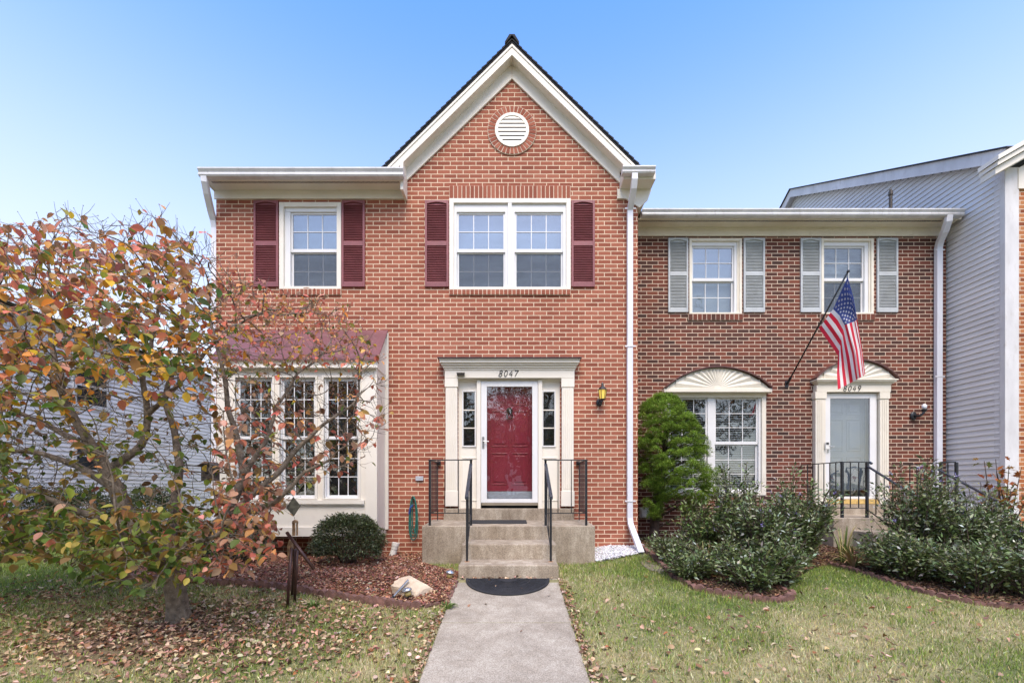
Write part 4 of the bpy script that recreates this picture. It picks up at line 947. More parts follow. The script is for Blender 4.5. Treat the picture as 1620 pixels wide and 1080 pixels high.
def railing(label, x_out, x_in, xh, side, group):
    t = thing('porch_railing', label, 'railing', (x_out, -.78, .54), group)
    yf = -.78; zt = 1.46; zl = .715; b_ = M['black']
    def post(x, y, z0, z1, w_=.028, nm='post'): MB().box(x-w_/2, x+w_/2, y-w_/2, y+w_/2, z0, z1).build(nm, b_, t, bevel=.002)
    post(x_out, yf, .535, zt-.006, .030); post(x_in, yf, .535, zt-.006, .030)
    MB().box(min(x_out, x_in)-.02, max(x_out, x_in)+.02, yf-.019, yf+.019, zt-.006, zt+.008).build('top_rail', b_, t, bevel=.002)
    MB().box(min(x_out, x_in)+.015, max(x_out, x_in)-.015, yf-.010, yf+.010, zl-.006, zl+.006).build('bottom_rail', b_, t)
    for k in (1, 2):
        x = x_out+(x_in-x_out)*(.31 if k == 1 else .66); x = x_out+(x_in-x_out)*(k/3+.04*(1 if side < 0 else 1))*.98
        post(x, yf, zl+.0061, zt-.0061, .012, 'baluster')
    MB().box(x_out-.019, x_out+.019, yf+.0195, -.05, zt-.006, zt+.008).build('side_rail', b_, t, bevel=.002)
    MB().box(x_out-.010, x_out+.010, yf+.016, -.12, zl-.006, zl+.006).build('bottom_rail', b_, t)
    for k in range(1, 6): post(x_out, yf+k*.11, zl+.0061, zt-.0061, .012, 'baluster')
    post(x_out, -.125, .56, zt-.0061, .014, 'baluster')
    br_ = MB(); br_.box(x_out-.03, x_out+.03, -.05, -.002, zt-.035, zt+.03); br_.build('bracket', b_, t, bevel=.004)
    # stair rail
    A = Vector((x_in, yf-.02, 1.40)); B = Vector((xh, -1.58, .965))
    h = MB(); h.obox(A, B, .042, .022); h.obox(A+Vector((0, .02, 0)), A+Vector((0, .02, .055)), .03, .03, up=(0, 1, 0)); h.box(B.x-.021, B.x+.021, B.y-.012, B.y+.008, B.z-.035, B.z+.01); h.build('handrail', M['blackrail'], t, bevel=.004)
    off = Vector((0, 0, -.70)); MB().obox(A+off+Vector((0, -.01, -.01)), B+off+Vector((0, .06, .05)), .012, .016).build('bottom_rail', b_, t)
    post(xh, -1.53, .155, .985, .026)
    for k in (.3, .6):
        p = A.lerp(B, k); post(p.x, p.y, p.z-.70, p.z-.012, .012, 'baluster')
    MB().lathe((xh, -1.53, .158), [(.035, 0), (.035, .004), (.018, .008)], 10).build('foot_plate', M['rust'], t)
M['rust'] = paint('rusty_plate', (.42, .22, .10), .8, .3, 40, .2)
railing('black iron railing on the left side of the red door steps', -1.155, -.576, -.556, -1, None)
railing('black iron railing on the right side of the red door steps', 1.043, .471, .479, 1, None)

# neighbour porch
p2 = thing('concrete_porch', 'concrete porch with steps behind the shrubs before the grey door', 'porch', (6, 0, 0))
n0, n1 = Xn(1290)-.12, 6.95
MB().box(5.0, 7.05, -.12, NY, -.2, .60).build('landing', M['conc'], p2, bevel=.012)
MB().box(5.30, 6.70, -.50, -.122, -.2, .41).build('step', M['conc'], p2, bevel=.012)
MB().box(5.30, 6.70, -.90, -.502, -.2, .23).build('step', M['conc'], p2, bevel=.012)
MB().box(Xn(1284), Xn(1402), NY-.12, NY+.05, .59, Zn(797)).build('door_step', M['conc'], p2, bevel=.006)
t = thing('porch_railing', 'black iron railing around the grey door porch with stair rail sinking into the shrubs', 'railing', (5.17, -.08, .6)); b_ = M['black']
def bar(nm, x0, x1, y0, y1, z0, z1): MB().box(x0, x1, y0, y1, z0, z1).build(nm, b_, t, bevel=.002)
X1, X2, Yf, zt = 5.17, 5.56, -.07, 1.47
for x in (X1, X2, 6.96): bar('post', x-.017, x+.017, Yf-.017, Yf+.017, .6, zt-.006)
bar('top_rail', X1-.02, X2+.05, Yf-.018, Yf+.018, zt-.006, zt+.008); bar('bottom_rail', X1+.02, X2-.02, Yf-.01, Yf+.01, .745, .757)
for x in (5.30, 5.43): bar('baluster', x-.006, x+.006, Yf-.006, Yf+.006, .758, zt-.007)
bar('side_rail', X1-.018, X1+.018, Yf+.019, NY-.01, zt-.006, zt+.008); bar('bottom_rail', X1-.01, X1+.01, Yf+.018, NY-.05, .745, .757)
for k in range(1, 7): bar('baluster', X1-.006, X1+.006, Yf+k*.135-.006, Yf+k*.135+.006, .758, zt-.007)
bar('side_rail', 6.942, 6.978, Yf+.019, NY-.01, zt-.006, zt+.008)
for k in range(1, 7): bar('baluster', 6.954, 6.966, Yf+k*.135-.006, Yf+k*.135+.006, .62, zt-.007)
bar('top_rail', 6.72, 6.94, Yf-.018, Yf+.018, zt-.006, zt+.008); bar('post', 6.70, 6.73, Yf-.016, Yf+.016, .6, zt)
hr = MB(); hr.tube([(X2+.04, Yf, zt), (X2+.055, Yf-.03, zt-.03)], .02, 8); hr.obox((X2, Yf-.02, 1.40), (X2, -1.0, .90), .038, .02); hr.build('handrail', M['blackrail'], t, bevel=.003)
MB().obox((X2, Yf-.02, .72), (X2, -1.0, .24), .012, .016).build('bottom_rail', b_, t)
for k in range(1, 6): y = Yf-.02-k*.15; z = 1.40-.53*k*.15; bar('baluster', X2-.006, X2+.006, y-.006, y+.006, z-.66, z-.008)
bar('post', X2-.015, X2+.015, -1.0, -.97, .1, .90)
bar('post', 6.55, 6.58, -1.0, -.97, .1, .90); MB().obox((6.565, Yf-.02, 1.40), (6.565, -1.0, .90), .038, .02).build('handrail', M['blackrail'], t)

# mats
mt = thing('doormat', 'black half-round rubber doormat on the walk below the steps', 'doormat', (-.05, -1.8, 0))
mb = MB(); R0 = .49; cx, cy = -.05, -1.80; N0 = 40
def wz(y): return .12*(y+1.77)+.006
def fanring(mb, r0, r1, a0, a1, z0, z1, n=8):
    for i_ in range(n):
        p0 = a0+(a1-a0)*i_/n; p1 = a0+(a1-a0)*(i_+1)/n
        q = [(cx+r*math.cos(a_), cy-r*1.08*math.sin(a_)) for r, a_ in ((r0, p0), (r1, p0), (r1, p1), (r0, p1))]
        mb.add([(x, y, wz(y)+z1) for x, y in q]+[(x, y, wz(y)+z0) for x, y in q], [(3, 2, 1, 0), (0, 1, 5, 4), (1, 2, 6, 5), (2, 3, 7, 6), (3, 0, 4, 7)])
fanring(mb, .0, R0, 0, PI, 0, .006, 40); mb.build('base', M['mat'], mt)
mb = MB(); fanring(mb, R0-.03, R0, 0, PI, .0061, .012, 40); fanring(mb, .10, .115, 0, PI, .0061, .011, 20); fanring(mb, .26, .272, 0, PI, .0061, .011, 30)
for k in range(46):
    a_ = PI*(k+.5)/46; fanring(mb, .12, R0-.035, a_-.014, a_+.014, .0061, .011, 1)
mb.build('ribs', M['mat'], mt)
o = MB().box(-.64, .22, -.60, -.15, .0, .008).build('doormat', M['mat'], bevel=.003)
for v in o.data.vertices: v.co.z += .5485+.0357*(v.co.y+.6)+.0
tag(o, 'thin black rectangular doormat on the porch landing below the red door', 'doormat')

# ================================================================== SMALL THINGS
def lantern():
    x, z = Xm(950.5), Zm(627); t = thing('wall_lantern', 'black carriage lantern with amber glass on the red brick wall', 'lantern', (x, 0, z))
    b_ = M['black']; yl = -.13
    p = MB(); p.sphere((x-.03, -.02, z-.10), .05, 12, 8, (1, .35, 1.2)); p.tube([(x-.03, -.03, z-.10), (x-.03, -.09, z-.13), (x, yl, z-.10), (x, yl, z-.075)], .010, 6); p.build('bracket', b_, t, smooth=True)
    c = MB(); c.lathe((x, yl, z-.085), [(.02, 0), (.045, .012), (.048, .022)], 6); c.lathe((x, yl, z+.075), [(.078, 0), (.062, .018), (.035, .05), (.02, .06), (.016, .08), (.022, .09), (.006, .12)], 6)
    for k in range(6):
        a_ = 2*PI*k/6; c.tube([(x+.045*math.cos(a_), yl+.045*math.sin(a_), z-.065), (x+.066*math.cos(a_), yl+.066*math.sin(a_), z+.076)], .0045, 4)
    c.build('cage', b_, t)
    MB().lathe((x, yl, z-.063), [(.040, 0), (.061, .137)], 6).build('glass', M['lampglass'], t)
lantern()
t = thing('wall_light', 'black wall light with bare clear bulb on the dark brick', 'light', (Xn(1447), NY, Zn(655))); x, z = Xn(1447), Zn(656)
p = MB(); p.sphere((x-.04, NY-.02, z-.02), .06, 12, 8, (1, .4, 1.3)); p.tube([(x-.04, NY-.03, z-.03), (x-.0, NY-.12, z-.03), (x+.04, NY-.13, z+.02), (x+.05, NY-.13, z+.06)], .02, 8); p.lathe((x+.05, NY-.13, z+.03), [(.02, 0), (.05, .04), (.045, .05)], 10); p.build('bracket', M['black'], t, smooth=True)
MB().sphere((x+.05, NY-.13, z+.125), .04, 12, 8, (1, 1, 1.2)).build('bulb', M['bulb'], t, smooth=True)
# hose
t = thing('garden_hose', 'green hose coiled on a hook on the brick wall left of the porch', 'hose', (Xm(655), 0, Zm(820)))
mb = MB()
for k in range(4):
    cxh = Xm(655)+random.uniform(-.01, .01); w_ = .028+.012*k; top = Zm(786)+random.uniform(-.02, .02); bot = Zm(838+5*k); pts = []
    for a_ in np.linspace(0, 2*PI, 28): pts.append((cxh+w_*math.cos(a_)*(1+.3*max(0, -math.sin(a_))), -.04-.012*k, (top+bot)/2+(top-bot)/2*math.sin(a_)))
    mb.tube(pts, .0085, 6, False)
mb.build('hose', M['hose'], t, smooth=True)
MB().box(Xm(654)-.01, Xm(654)+.015, -.09, -.002, Zm(788), Zm(785)).build('hook', M['bronze'], t); MB().tube([(Xm(649), -.08, Zm(812)), (Xm(651), -.09, Zm(803)), (Xm(655), -.09, Zm(798))], .014, 8).build('nozzle', M['blue'], t)
o = MB().box(Xm(658), Xm(670), -.03, -.002, Zm(760), Zm(753)).build('outlet_box', M['greybox'], bevel=.004); tag(o, 'grey weatherproof outlet cover on the red brick left of the porch', 'outlet')
ob = thing('vent_hood', 'white square dryer vent low on the dark brick behind the spruce', 'vent', (Xn(1020), NY, Zn(812)))
MB().prism_yz([(NY-.002, Zn(804)), (NY-.05, Zn(805)), (NY-.10, Zn(817)), (NY-.002, Zn(817))], Xn(1013), Xn(1026)).build('hood', M['pvc'], ob, bevel=.003)
MB().box(Xn(1011.5), Xn(1027.5), NY-.008, NY-.001, Zn(818.5), Zn(802.5)).build('flange', M['pvc'], ob)
# white pipe
t = thing('cleanout_pipe', 'short white plastic pipe leaning out of the mulch by the wall', 'pipe', (-1.82, -.2, 0))
A = Vector((-1.845, -.2, 0)); B = Vector((-1.79, -.18, .205))
MB().tube([A, B], .05, 16).build('pipe', M['pvc'], t, smooth=False); MB().tube([A.lerp(B, .85), B+Vector((.003, 0, .02))], .058, 16).build('cap', M['pvc'], t); MB().tube([A.lerp(B, .58), A.lerp(B, .6)], .0515, 16).build('clamp', M['bronze'], t)
# rock
def rockmesh(c, sx, sy, sz, seed, mat, name):
    mb = MB(); mb.sphere((0, 0, 0), 1, 20, 14); R_ = random.Random(seed)
    pl = [(Vector((R_.uniform(-1, 1), R_.uniform(-1, 1), R_.uniform(-.6, 1))).normalized(), R_.uniform(.55, .85)) for _ in range(14)]
    vs = []
    for v in mb.v:
        p = Vector(v)
        for n_, d_ in pl:
            e = p.dot(n_)-d_
            if e > 0: p -= n_*e*.92
        p *= 1+.05*(float(vnoise(p.x*5+p.z*3, p.y*5+p.z*4, seed))-.5)
        vs.append((c[0]+p.x*sx, c[1]+p.y*sy, c[2]+p.z*sz))
    mb.v = vs; return mb.build(name, mat, smooth=False)
rx, ry_ = UG(648, 950); o = rockmesh((rx, ry_+.17, g(rx, ry_)+.07), .28, .17, .155, 5, M['rock'], 'rock'); tag(o, 'pale tan rock in the mulch beside the walk', 'rock')
sx_, sy_ = UG(586, 934); o = rockmesh((sx_, sy_, g(sx_, sy_)+.012), .13, .10, .03, 9, M['slate'], 'stepping_stone'); tag(o, 'flat grey stone lying in the mulch left of the pale rock', 'stone')
def solar(c, tilt, label, lying=False):
    t = thing('solar_light', label, 'garden light', c); x, y, z = c
    def P(v): return Matrix.Rotation(tilt, 3, 'Y')@Vector(v)+Vector(c)
    def lath(prof, nm, mat):
        mb = MB(); mb.lathe((0, 0, 0), prof, 14); mb.v = [tuple(P(v)) for v in mb.v]; mb.build(nm, mat, t, smooth=True)
    lath([(.012, -.06), (.012, 0)], 'stake', M['black']); lath([(.034, 0), (.034, .05)], 'lens', M['amber_clear']); lath([(.052, .048), (.055, .056), (.045, .072), (.022, .086), (.002, .09)], 'cap', M['silver'])
a_ = UG(711, 918); solar((a_[0], a_[1], g(*a_)+.04), .15, 'small silver topped solar light beside the bottom step'); a_ = UG(647, 950); solar((a_[0], a_[1]-.02, g(*a_)+.06), -.3, 'small silver dome solar light leaning on the pale rock')
t = thing('solar_light', 'toppled black and silver light stake lying across the pale rock', 'garden light', (rx-.1, ry_, .1)); A = Vector((rx-.17, ry_-.03, g(rx, ry_)+.04)); B = Vector((rx-.03, ry_+.08, g(rx, ry_)+.20))
MB().tube([A, B], .012, 8).build('stake', M['silver'], t); MB().tube([A-(B-A)*.08, A+(B-A)*.1], .016, 8).build('tip', M['black'], t)

# brown tube ornament
t = thing('tube_ornament', 'brown metal tubes and a bark slab standing in the grass below the wind chime', 'garden ornament', (*UG(457, 961), -.3))
def tb(nm, p, q, r=.0125): MB().tube([p, q], r, 12).build(nm, M['tubebrown'], t, smooth=True)
tb('tube', U(454.4, 962, 4.37), U(461, 866, 4.40), .014); tb('tube', U(462, 940, 4.6), U(467, 868, 4.44), .014); tb('tube', U(466, 950, 4.5), U(470.5, 869, 4.42), .014)
tb('crossed_tube', U(453.7, 841.5, 4.36), U(497, 900, 4.30), .016)
k = MB(); 
for (a_, b_, c_, d_) in ((455, 462.5, 884, 853),):
    A = U(a_, c_, 4.43); B = U(b_, d_, 4.43); k.prism_xz([(A[0], A[2]), (B[0]-.01, A[2]-.03), (B[0], (A[2]+B[2])/2), (B[0]-.006, B[2]-.02), (A[0]+.012, B[2]), (A[0]-.008, B[2]-.07)], A[1], A[1]+.03)
k.build('bark_slab', M['wood'], t, bevel=.004)
# hanging chime
t = thing('wind_chime', 'green metal diamond with a small tube chime hanging from the autumn tree', 'wind chime', U(464, 800, 4.2)); d_ = 4.2
c0 = U(464, 801, d_); MB().prism_xz([(c0[0], c0[2]+.092), (c0[0]+.07, c0[2]+.01), (c0[0]+.005, c0[2]-.09), (c0[0]-.068, c0[2]-.012)], c0[1]-.006, c0[1]+.006).build('diamond_plate', M['olive_metal'], t, bevel=.003)
MB().tube([U(464, 786, d_), U(463, 700, d_)], .002, 4).build('cord', M['bronze'], t); MB().tube([U(464.5, 815, d_), U(467, 822, d_)], .002, 4).build('cord', M['bronze'], t)
c1 = U(467, 821, d_); mb = MB(); mb.lathe((c1[0], c1[1], c1[2]-.02), [(.028, -.012), (.026, .004), (.008, .016)], 12); mb.build('chime_cap', M['wood'], t)
for k in range(5): a_ = 2*PI*k/5; MB().tube([(c1[0]+.021*math.cos(a_), c1[1]+.021*math.sin(a_), c1[2]-.03), (c1[0]+.021*math.cos(a_), c1[1]+.021*math.sin(a_), c1[2]-.155)], .006, 6).build('chime_tube', M['wood'], t)
# birdhouse
t = thing('birdhouse', 'small grey weathered wooden birdhouse hanging inside the autumn tree', 'birdhouse', U(333, 760, 4.7)); c1 = U(333, 760, 4.7); x, y, z = c1
MB().box(x-.06, x+.06, y-.06, y+.06, z, z+.15).build('box', M['greywood'], t, bevel=.003); mb = MB(); slab(mb, (x-.09, y-.09, z+.155), (x, y-.09, z+.20), (x, y+.09, z+.20), (x-.09, y+.09, z+.155), .01); slab(mb, (x, y-.09, z+.20), (x+.09, y-.09, z+.155), (x+.09, y+.09, z+.155), (x, y+.09, z+.20), .01); mb.build('roof', M['greywood'], t)
MB().tube([(x, y, z+.19), (x, y, z+.6)], .003, 4).build('cord', M['bronze'], t); mb = MB(); mb.tube([(x, y-.0605, z+.09), (x, y-.063, z+.09)], .018, 12); mb.build('hole', M['room'], t)

# flag
t = thing('flag', 'american flag hanging from a slanted black pole on the dark brick wall', 'flag', (4.93, NY, 2.92))
PB = Vector(U(1246, 606, D+NY-.03)); PT = Vector(U(1342, 429, 6.49))
MB().tube([PB, PT], .0125, 10).build('pole', M['black'], t, smooth=True); mb = MB(); mb.sphere(PT, .022, 10, 6); mb.build('finial', M['black'], t, smooth=True)
mb = MB(); mb.box(PB.x-.03, PB.x+.03, NY-.012, NY-.001, PB.z-.07, PB.z+.05); mb.tube([PB-(PT-PB).normalized()*.01, PB+(PT-PB).normalized()*.12], .022, 10); mb.build('bracket', M['black'], t)
def interp(us, pts, u):
    for k in range(len(us)-1):
        if u <= us[k+1] or k == len(us)-2:
            s_ = (u-us[k])/(us[k+1]-us[k]); return tuple(a_*(1-s_)+b_*s_ for a_, b_ in zip(pts[k], pts[k+1]))
rows_ = [(0, [0, .2, .4, .7, 1], [(1341, 438), (1350, 470), (1356, 505), (1363, 548), (1369, 592)]),
         (.22, [0, .2, .4, .7, 1], [(1331.5, 459), (1346, 480), (1352, 508), (1360, 551), (1365.5, 594.5)]),
         (.54, [0, .2, .4, .7, 1], [(1318, 489), (1328, 499), (1336, 514), (1348, 560), (1354, 601)]),
         (.78, [0, .2, .4, .7, 1], [(1306, 505), (1319, 522), (1331, 540), (1335, 577), (1339, 609)]),
         (1, [0, .2, .4, .7, 1], [(1295.5, 519), (1311, 541), (1326, 563), (1324, 590), (1325.5, 616)])]
vax = Vector((PT-PB)).normalized()
def flagpos(u, v):
    px, py = interp([r[0] for r in rows_], [interp(r[1], r[2], u) for r in rows_], v)
    # depth: hoist follows the pole, the fly hangs back to plumb
    dh = 6.49+(1342-1)*0+ (D+NY-.03-6.49)*max(0, min(1, (429-rows_[0][2][0][1]+ (v*(519-438))+9)/(606-429)))
    dd = dh*(1-u*.9)+6.72*u*.9+.07*math.sin(v*9+u*2.0)*min(1, u*3)+.03*math.sin(v*17+u*5)*min(1, u*3)
    return Vector(U(px, py, dd))
def flagpatch(mat, cells, name):
    mb = MB()
    for (u0, u1, v0, v1, nu, nv) in cells:
        n0_ = len(mb.v)
        for j in range(nv+1):
            for i_ in range(nu+1): mb.v.append(tuple(flagpos(u0+(u1-u0)*i_/nu, v0+(v1-v0)*j/nv)))
        for j in range(nv):
            for i_ in range(nu): q = n0_+j*(nu+1)+i_; mb.f.append((q, q+nu+1, q+nu+2, q+1))
    return mb.build(name, mat, fl, smooth=True) if name != 'cloth' else mb.build(name, mat, t, smooth=True)
fl = None
wc = []; rc_ = []
for k in range(13):
    cell = (.4 if k < 7 else 0, 1, k/13, (k+1)/13, 20, 3); (rc_ if k % 2 == 0 else wc).append(cell)
fl = flagpatch(M['clothw'], wc, 'cloth'); flagpatch(M['clothr'], rc_, 'red_stripes'); flagpatch(M['clothb'], [(0, .4, 0, 7/13, 12, 12)], 'canton')
mb = MB()
for r_ in range(9):
    for c_ in range(11):
        if (r_+c_) % 2: continue
        u0 = .4*(c_+1)/12; v0 = (7/13)*(r_+1)/10; pts = []
        for k in range(10):
            rr = 1 if k % 2 == 0 else .42; a_ = PI/2+k*PI/5; pts.append((u0+.019*rr*math.cos(a_), v0-.030*rr*math.sin(a_)))
        for sg in (-.006, .006):
            n0_ = len(mb.v); mb.v += [tuple(flagpos(*p)+Vector((0, sg, 0))) for p in [(u0, v0)]+pts]; mb.f += [(n0_, n0_+1+k, n0_+1+(k+1) % 10) for k in range(10)]
mb.build('stars', M['clothw'], fl)

# ================================================================== EDGING BLOCKS
def edgeblock():
    mb = MB(); w_ = .050; h_ = .085; P = [(-w_, -.06), (w_, -.06), (w_, h_-.045)]+[(w_*math.cos(a_), h_-.045+.045*math.sin(a_)) for a_ in np.linspace(0, PI, 9)[1:-1]]+[(-w_, h_-.045)]
    mb.prism_xz(P, -.028, .028); me = bpy.data.meshes.new('edging_stone')
    me.from_pydata(mb.v, [], mb.f); me.materials.append(M['edge']); return me
EM = edgeblock()
def edging(path, label, group, sink=0, step=.092, skip=0):
    P = [Vector((x, y)) for x, y in path]; L_ = [0]
    for i_ in range(len(P)-1): L_.append(L_[-1]+(P[i_+1]-P[i_]).length)
    s = 0
    while s < L_[-1]:
        k = max(i_ for i_ in range(len(L_)) if L_[i_] <= s); k = min(k, len(P)-2); f = (s-L_[k])/(L_[k+1]-L_[k]); p = P[k].lerp(P[k+1], f); dr_ = P[k+1]-P[k]
        s += step
        if random.random() < skip: continue
        o = bpy.data.objects.new('edging_stone', EM); COL.objects.link(o)
        o.location = (p.x, p.y, g(p.x, p.y)-sink+random.uniform(-.008, .008)); o.rotation_euler = (random.uniform(-.12, .12), random.uniform(-.08, .08), math.atan2(dr_.y, dr_.x)+random.uniform(-.1, .1))
        sc_ = random.uniform(.9, 1.05); o.scale = (sc_, 1, sc_); tag(o, label, 'edging stone', group)
edging(edgeL[1:10], 'reddish scalloped edging stone in the row between lawn and bark mulch', 'edging stones of the mulch bed', .006)
edging(edgeL[9:], 'sunken edging stone in the row along the left side of the walk', 'edging stones along the walk', .055, .095)
edging(edgeR, 'reddish scalloped edging stone curving around the bed beside the downspout', 'edging stones of the shrub bed', .022)
edging(edgeF[:-1], 'reddish scalloped edging stone in the row below the far right shrubs', 'edging stones of the far right bed', .032)

# ================================================================== GRASS, FALLEN LEAVES
def visible(x, y, m=120):
    d = y+D; z = G(x, y); px = 810+x*F/np.maximum(d, .1); py = 769+(H-z)*F/np.maximum(d, .1)
    return (d > 1.9) & (px > -m*2) & (px < 1620+m*2) & (py < 1080+m*2.5)
def grass(n, x0, x1, y0, y1):
    x = rnd(x0, x1, n); y = rnd(y0, y1, n); k = visible(x, y) & lawn_ok(x, y); x = x[k]; y = y[k]
    k = rng.uniform(0, 1, len(x)) > .93*dirtness(x, y); x = x[k]; y = y[k]; return x, y
gx_, gy_ = grass(300000, -9.6, 9, -4.6, -.6); g2, g3 = grass(26000, -9.7, -4.7, -.6, 3)
x = np.concatenate([gx_, g2]); y = np.concatenate([gy_, g3]); n = len(x)
dr = dryness(x, y); isdry = rng.uniform(0, 1, n) < .12+.78*dr
cg = pal([(.20, .29, .05), (.28, .36, .07), (.13, .21, .04), (.40, .43, .12)], n, [3, 3, 2, 1.5], .2); cd = pal([(.56, .50, .27), (.70, .64, .40), (.42, .38, .18), (.50, .48, .20)], n, [3, 2, 2, 2], .2)
col = np.where(isdry[:, None], cd, cg)
tv = [(-.5, 0, 0), (.5, 0, 0), (.4, .18, .55), (-.4, .18, .55), (0, .55, 1)]; tf = [(0, 1, 2, 3), (3, 2, 4)]
clump = vnoise(x*7, y*7, 21)
hgt = rnd(.022, .05, n)*(.6+.9*clump)*np.where(isdry, .85, 1.1)
o = scatter('grass', tv, tf, np.stack([x, y, G(x, y)-.003], 1), rotm(rnd(0, 6.3, n), rng.normal(0, .45, n)+np.where(isdry, .3, 0), rng.normal(0, .3, n)), np.stack([rnd(.0035, .0065, n), hgt*rnd(.5, 1.5, n), hgt], 1), col, M['grassm'])
tag(o, 'short patchy lawn grass, half green and half straw coloured', 'grass', kind='stuff')

def litter(n, fx, fy, keep, z0, name, label, size=(.035, .075), cols=None, w=None):
    x = fx(n); y = fy(n); k = keep(x, y); x = x[k]; y = y[k]; n = len(x)
    cols = cols or [(.38, .25, .16), (.50, .35, .24), (.26, .15, .095), (.60, .46, .32), (.36, .15, .07), (.15, .09, .06)]
    curl = np.array(LEAF_V, float); curl[:, 2] *= 3.2; curl[:, 1] -= .5
    o = scatter(name, curl, LEAF_F, np.stack([x, y, G(x, y)+z0+rnd(0, .02, n)], 1), rotm(rnd(0, 6.3, n), rng.normal(0, .35, n), rng.normal(0, .5, n)+np.where(rng.uniform(0, 1, n) < .3, PI, 0)), np.stack([rnd(*size, n)*1.15, rnd(*size, n)*1.15, rnd(*size, n)], 1), pal(cols, n, w or [4, 4, 3, 2.5, 1, 2], .22), M['dry'])
    return tag(o, label, 'fallen leaves', kind='stuff')
dens = lambda x, y: (rng.uniform(0, 1, len(x)) < np.clip(.15+.9*vnoise(x*2.2, y*2.6, 31)-.25*sstep(-2.6, -1.8, y), 0, 1)) & visible(x, y) & lawn_ok(x, y)
litter(9500, lambda n: rnd(-7, -.66, n), lambda n: rnd(-4.6, -1.7, n), lambda x, y: dens(x, y), .015, 'fallen_leaves', 'brown curled leaves strewn over the left lawn under the tree', (.022, .05))
litter(2200, lambda n: rng.normal(TB[0]+.1, .8, n), lambda n: rng.normal(TB[1]-.1, .40, n), lambda x, y: lawn_ok(x, y), .01, 'fallen_leaves', 'drift of brown leaves heaped around the foot of the autumn tree', (.022, .048))
litter(3400, lambda n: rnd(.56, 8.5, n), lambda n: rnd(-4.6, -1.0, n), lambda x, y: (rng.uniform(0, 1, len(x)) < np.clip(1.15-.15*x+.6*(vnoise(x*2, y*2, 44)-.5), .12, 1)*np.clip(.95-.45*(y+4), .12, 1)) & dens(x, y), .02, 'fallen_leaves', 'thin scatter of tan leaves over the right lawn', (.025, .055))
litter(700, lambda n: np.where(rng.uniform(0, 1, n) < .5, WALK[0]-np.abs(rng.normal(0, .04, n)), WALK[1]+np.abs(rng.normal(0, .05, n))), lambda n: rnd(-4.6, -1.8, n), lambda x, y: x < 99, .008, 'fallen_leaves', 'small brown leaves gathered along both edges of the walk', (.02, .045))
litter(1300, lambda n: rnd(-6, -.7, n), lambda n: rnd(-2.6, -.1, n), lambda x, y: inpoly(x, y, BED_L), .035, 'fallen_leaves', 'few pale leaves lying on the red bark mulch', (.02, .045), [(.45, .30, .2), (.55, .4, .28), (.3, .16, .1)], [3, 2, 2])
litter(90, lambda n: rnd(-.6, .5, n), lambda n: np.where(rng.uniform(0, 1, n) < .55, rng.normal(-1.795, .012, n), rnd(-4.3, -1.85, n)), lambda x, y: (y < -1.775) & ((y > -1.9) | (rng.uniform(0, 1, len(x)) < .3)), .012, 'fallen_leaves', 'handful of leaves on the concrete walk and against the bottom step', (.02, .04))

